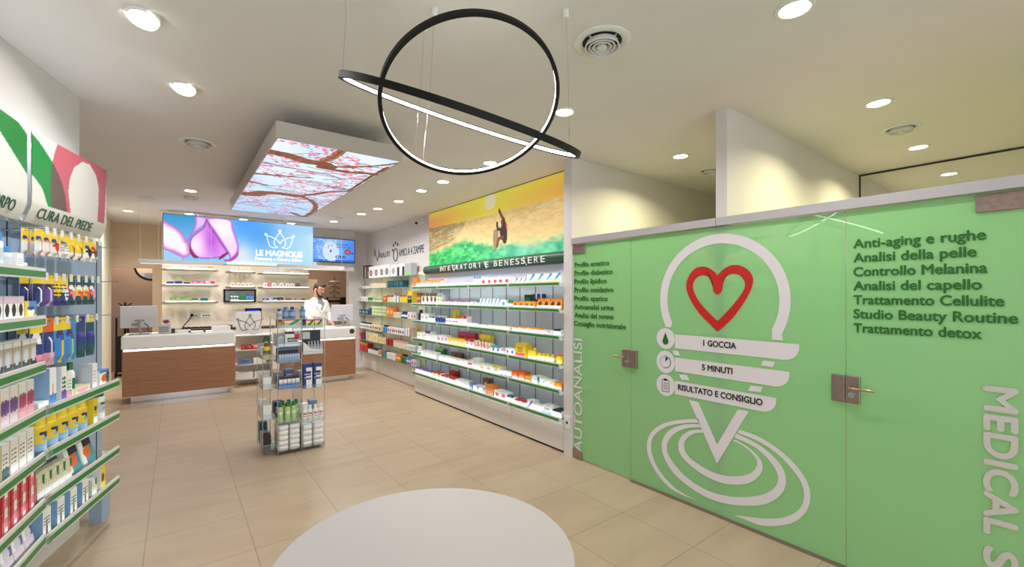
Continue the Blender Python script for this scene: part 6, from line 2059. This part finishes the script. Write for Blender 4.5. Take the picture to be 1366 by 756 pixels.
for sx in (-1, 1):
    MB().tube([hp(sx * 0.016, -0.098, 0.034), hp(sx * 0.036, -0.096, 0.040), hp(sx * 0.054, -0.082, 0.032)], 0.006, 6).build('eyebrow', HAIR, root)
    m_ = MB(); ell(hp(sx * 0.033, -0.086, 0.012), (0.013, 0.011, 0.009), 8, HM)(m_)
    e_ = m_.build('eye', LIPWHITE, root, smooth=True)
    m_ = MB(); ell(hp(sx * 0.033, -0.0955, 0.008), (0.006, 0.004, 0.006), 6, HM)(m_)
    m_.build('iris', HAIR, e_)

# ================================================================== ACRYLIC TOWER
tx, ty = 0.80, 4.88
TW, TD = 0.45, 0.45
t = thing('display_tower', 'clear acrylic display tower of products in the middle of the floor', 'display stand', (tx, ty, 0), 0)
for x in (0.004, TW / 2, TW - 0.004):
    for y in (0.004, TD - 0.004):
        MB().tube([(x, y, 0), (x, y, 1.36)], 0.004, 8).build('post', CHROME, t)
B1(0, 0, 0.012, TW, TD, 0.02).build('base_plate', ACRYLIC, t)
LEFT_Z = [0.032, 0.315, 0.655, 0.915, 1.08, 1.265]
RIGHT_Z = [0.032, 0.29, 0.635, 0.985, 1.255]
def tray(x0, x1, y0, y1, z, lip=0.03, parent=t):
    mb = MB().box(x0, y0, z - 0.005, x1, y1, z)
    mb.box(x0, y0, z, x1, y0 + 0.003, z + lip).box(x0, y1 - 0.003, z, x1, y1, z + lip).box(x0, y0 + 0.003, z, x0 + 0.003, y1 - 0.003, z + lip * 0.6).box(x1 - 0.003, y0 + 0.003, z, x1, y1 - 0.003, z + lip * 0.6)
    mb.build('tray', ACRYLIC, parent)
    MB().tube([(x0, y0 - 0.002, z + lip), (x1, y0 - 0.002, z + lip)], 0.002, 6).build('tray_rim', CHROME, parent)
for z in LEFT_Z:
    tray(0.006, TW / 2 - 0.004, 0, TD, z)
for z in RIGHT_Z:
    tray(TW / 2 + 0.004, TW - 0.006, 0, TD, z)
B1(0, 0, 1.350, TW, TD, 1.356).build('top_plate', ACRYLIC, t)
for z in (0.06, 0.36, 0.66, 0.96):
    tray(-0.12, -0.004, 0.05, TD - 0.02, z, 0.05)
for y in (0.05, TD - 0.02):
    MB().tube([(-0.12, y, 0.03), (-0.12, y, 1.05)], 0.003, 6).build('side_rod', CHROME, t)
B1(TW / 2 - 0.002, 0.02, 0.02, TW / 2 + 0.002, TD - 0.02, 1.35).build('divider', ACRYLIC, t)

frT = Frame((tx, ty, 0), 0)


def soft_mesh(w, h, d, col):
    key = ('soft', w, h, d, col)
    if key in _mesh:
        return _mesh[key]
    mb = MB()
    n = 6
    for j in range(9):
        v = j / 8
        s_ = 1 - 0.10 * abs(2 * v - 1) ** 3
        for k in range(24):
            a = 2 * math.pi * k / 24
            c, q = math.cos(a), math.sin(a)
            mb.vert((math.copysign(abs(c) ** 0.35, c) * w / 2 * s_, d / 2 + math.copysign(abs(q) ** 0.35, q) * d / 2 * s_ + 0.002 * math.sin(3 * k + j), h * v))
    for j in range(8):
        for k in range(24):
            mb.face((j * 24 + k, j * 24 + (k + 1) % 24, (j + 1) * 24 + (k + 1) % 24, (j + 1) * 24 + k), CODES[col])
    mb.face(list(range(24))[::-1], CODES[col]); mb.face([8 * 24 + k for k in range(24)], CODES[col])
    me = mb.mesh('soft_pack', PRINT, True)
    _mesh[key] = me
    return me


LAY = ('bottom', 'second', 'third', 'fourth', 'top')
COLS = ('first', 'second', 'third', 'fourth')
for c_, x in enumerate((0.06, 0.166, 0.284, 0.39)):
    nl, h = (5, 0.051) if c_ < 2 else (4, 0.056)
    for l in range(nl):
        o = item(frT, x, 0.012, 0.0325 + l * h, soft_mesh(0.1, h - 0.001, 0.28, 'W'), 'tissue_pack')
        tag(o, 'white tissue pack, %s layer of %s stack from crown display, in tower base' % ('top' if l == nl - 1 else LAY[l], COLS[c_]), 'tissue pack', 'front tissue packs in the tower base')
for k, (x, y) in enumerate(((0.035, 0.03), (0.10, 0.02), (0.16, 0.035), (0.195, 0.10), (0.07, 0.12), (0.13, 0.13))):
    b = item(frT, x, y, 0.3155, bottle_mesh(0.054, 0.2, 'Z/m:Z/e:W/c:E', False)[0], 'green_bottle')
    cp = bpy.data.objects.new('pump_cap', bottle_mesh(0.054, 0.2, 'Z/m:Z/e:W/c:E', False)[1]); COL.objects.link(cp); cp.parent = b
    row_label(b, 'light green bottle with dark cap, %s' % ('front row' if k < 4 else 'back row'), 'lower tower tray', 'crown display', 'bottle', 'green bottles in the tower')
for k in range(4):
    b = item(frT, 0.258 + 0.052 * k, 0.015, 0.2905, bottle_mesh(0.046, 0.165, 'W/m:W/e:R/x:I/b:W/c:W', False)[0], 'white_bottle')
    cp = bpy.data.objects.new('nozzle_cap', bottle_mesh(0.046, 0.165, 'W/m:W/e:R/x:I/b:W/c:W', False)[1]); COL.objects.link(cp); cp.parent = b
    row_label(b, 'white bottle with red label', 'lower tower tray', 'green bottles', 'bottle', 'white bottles in the tower')


def tower_item(x, y, z, w, h, d, st, desc, where, name='tower_carton', side=None, rz=0, grp=None):
    o = item(frT, x, y, z + 0.0005, carton_mesh(w, h, d, st, side, (14, 20)), name, rz)
    row_label(o, desc, where, 'crown display', 'carton', grp or 'cartons in the ' + where)
    return o


for k in range(5):
    tower_item(0.035 + 0.038 * k, 0.012, 0.655, 0.034, 0.115, 0.1, 'W/h:B/q:K/z:G', 'slim white carton with blue lower half', 'second tower tray up', side='U')
for k in range(2):
    tower_item(0.285 + 0.095 * k, 0.012, 0.635, 0.08, 0.25, 0.09, 'W/l:U/x:U/z:G/q:U', 'tall navy and white carton', 'second tower tray up', side='U')
for k in range(8):
    tower_item(0.028 + 0.024 * k, 0.012, 0.915, 0.02, 0.085, 0.06, 'J/t:H/b:A', 'narrow pale blue vial carton', 'third tower tray up', 'vial_carton')
tower_item(0.11, 0.09, 0.915, 0.19, 0.14, 0.08, 'K/q:A/x:U', 'wide dark navy box behind the vial cartons', 'third tower tray up')
tower_item(0.14, 0.02, 1.08, 0.13, 0.12, 0.1, 'W/z:G/y:R/x:K/b:H', 'white stepped carton with red dot', 'fourth tower tray up')
tower_item(0.045, 0.06, 1.08, 0.05, 0.10, 0.1, 'H/x:G', 'pale grey carton', 'fourth tower tray up')
for z, lst in ((0.655, [(0.06, 0.08, 0.13, 'G/x:K', 'pale grey carton'), (0.16, 0.08, 0.15, 'A/x:W', 'slate blue carton'), (0.30, 0.1, 0.14, 'W/x:K', 'white carton')]), (0.315, [(0.06, 0.09, 0.16, 'U/x:W', 'navy carton'), (0.165, 0.09, 0.13, 'G/x:K', 'grey carton'), (0.30, 0.09, 0.12, 'W/b:A', 'white carton with slate base'), (0.40, 0.07, 0.15, 'A', 'slate blue carton')]),
               (0.915, [(0.30, 0.08, 0.0, '', '')]), (1.08, [(0.07, 0.09, 0.11, 'H/x:K', 'pale carton'), (0.17, 0.08, 0.12, 'K/x:A', 'black carton')])):
    for x, w, h, st, desc in lst:
        if h:
            tower_item(x, 0.27, z + (0.0 if x < 0.22 else -0.02), w, h, 0.12, st, desc + ' at the back', {0.655: 'second tower tray up', 0.315: 'lower tower tray', 1.08: 'fourth tower tray up'}[z])
# carton dispenser with a row of grey tubes
t2 = thing('tube_dispenser', 'white carton dispenser of grey tubes on the tower', 'dispenser', frT.p(0.335, 0.012, 0.9855))
MB().prism([(-0.095, 0.0), (0.095, 0.0), (0.095, 0.05), (0.06, 0.045), (-0.02, 0.055), (-0.06, 0.10), (-0.095, 0.13)], lambda u, v, d: (u, d, v), 0.004).build('front_panel', WHITE, t2)
B1(-0.095, 0.1, 0.0, 0.095, 0.104, 0.24).build('header_panel', mat('dispenser_header', S(54, 60, 82), 0.5), t2)
B1(-0.095, 0.004, 0, 0.095, 0.1, 0.005).build('base_panel', DARK, t2)
B1(-0.08, 0.096, 0.15, -0.01, 0.0995, 0.225).build('header_print', WHITE, t2)
for k in range(5):
    o = item(frT, 0.335 - 0.035 + 0.03 * k, 0.035, 0.9912, bottle_mesh(0.027, 0.125, 'G/m:H/c:G'), 'grey_tube')
    row_label(o, 'grey tube', 'carton dispenser on the tower', 'its tall edge', 'tube', 'grey tubes in the dispenser')
tower_item(0.14, 0.012, 1.265, 0.15, 0.085, 0.08, 'W/q:D/m:Y/d:T/b:G', 'wide white carton with yellow and teal stripe', 'upper tower tray', side='C')
tower_item(0.03, 0.06, 1.265, 0.05, 0.083, 0.06, 'N/x:Y', 'brown carton', 'upper tower tray')
tower_item(0.245 + 0.02, 0.09, 1.255, 0.05, 0.09, 0.06, 'U/d:B/o:B', 'glossy blue carton', 'upper tower tray')
for k in range(2):
    tower_item(0.305 + 0.085 * k, 0.012, 1.255, 0.078, 0.088, 0.08, 'W/q:D/m:Y/d:E/b:G', 'small white carton with yellow and green stripe', 'upper tower tray', side='G')
for k, (x, y, st, desc, w, h) in enumerate(((0.025, 0.03, 'H/c:U/m:G', 'small clear bottle with navy cap', 0.05, 0.10), (0.09, 0.06, 'A/c:A/m:J', 'slate blue bottle', 0.06, 0.12), (0.15, 0.05, 'A/c:U/m:J', 'slate blue bottle with navy cap', 0.06, 0.12), (0.25, 0.06, 'A/c:A/m:J', 'slate blue bottle', 0.055, 0.125))):
    b, c = bottle_mesh(w, h, st, False)
    o = item(frT, x, y, 1.3565, b, 'perfume_bottle')
    cp = bpy.data.objects.new('cap', c); COL.objects.link(cp); cp.parent = o
    row_label(o, desc, 'top plate of the tower', 'crown display', 'bottle', 'bottles on the top of the tower')
# pockets on the tower's side
SIDE = [(0.96, [(0.10, 'bottle', 0.07, 0.16, 'Y/c:N/m:V', 'yellow bottle with brown cap'), (0.26, 'c', 0.08, 0.11, 'W/x:K', 'white carton'), (0.36, 'c', 0.07, 0.13, 'G/m:W', 'grey carton')]),
        (0.66, [(0.10, 'c', 0.08, 0.12, 'W/h:G', 'white and grey carton'), (0.20, 'c', 0.08, 0.13, 'C/o:N', 'cream carton'), (0.33, 'c', 0.1, 0.14, 'W/b:I', 'white carton with pink base')]),
        (0.36, [(0.11, 'c', 0.09, 0.14, 'W/x:E', 'white carton with green print'), (0.22, 'c', 0.09, 0.12, 'C/b:O', 'cream carton with orange base'), (0.35, 'c', 0.1, 0.15, 'W/o:R', 'white carton with red mark')]),
        (0.06, [(0.11, 'c', 0.09, 0.15, 'K/o:G', 'black carton'), (0.22, 'c', 0.09, 0.15, 'G/x:R', 'grey carton with red line'), (0.35, 'c', 0.11, 0.22, 'F/h:T', 'teal pouch')])]
for lv, (z, lst) in enumerate(SIDE):
    for y, kind, w, h, st, desc in lst:
        p = frT.p(-0.115, y, z + 0.0005)
        o = bpy.data.objects.new('side_bottle' if kind == 'bottle' else 'side_carton', bottle_mesh(w, h, st) if kind == 'bottle' else carton_mesh(w, h, 0.07, st, None, (10, 16)))
        COL.objects.link(o)
        o.location = p
        o.rotation_euler = (0, 0, R(-90))
        row_label(o, desc, '%s side pocket of the tower' % ('top', 'upper', 'lower', 'bottom')[lv], 'viewer', 'bottle' if kind == 'bottle' else 'carton', 'products in the side pockets of the tower')

# ================================================================== ROUND TABLE
t = thing('round_table', 'round white table in the middle of the front floor', 'table', (0.673, 1.345, 0))
MB().lathe([(0.455, 0.712), (0.485, 0.716), (0.487, 0.725), (0.487, 0.736), (0.484, 0.7395), (0.001, 0.74)], 96).build('table_top', mat('table_white', S(192, 186, 186), 0.45), t, smooth=True)
MB().lathe([(0.05, 0.02), (0.045, 0.10), (0.04, 0.6), (0.07, 0.7115)], 32).build('column', mat('table_leg', S(205, 202, 200), 0.35), t, smooth=True)
MB().lathe([(0.30, 0.0), (0.30, 0.012), (0.06, 0.02)], 48).build('foot_plate', mat('table_leg', S(205, 202, 200), 0.35), t, smooth=True)

settle_labels()
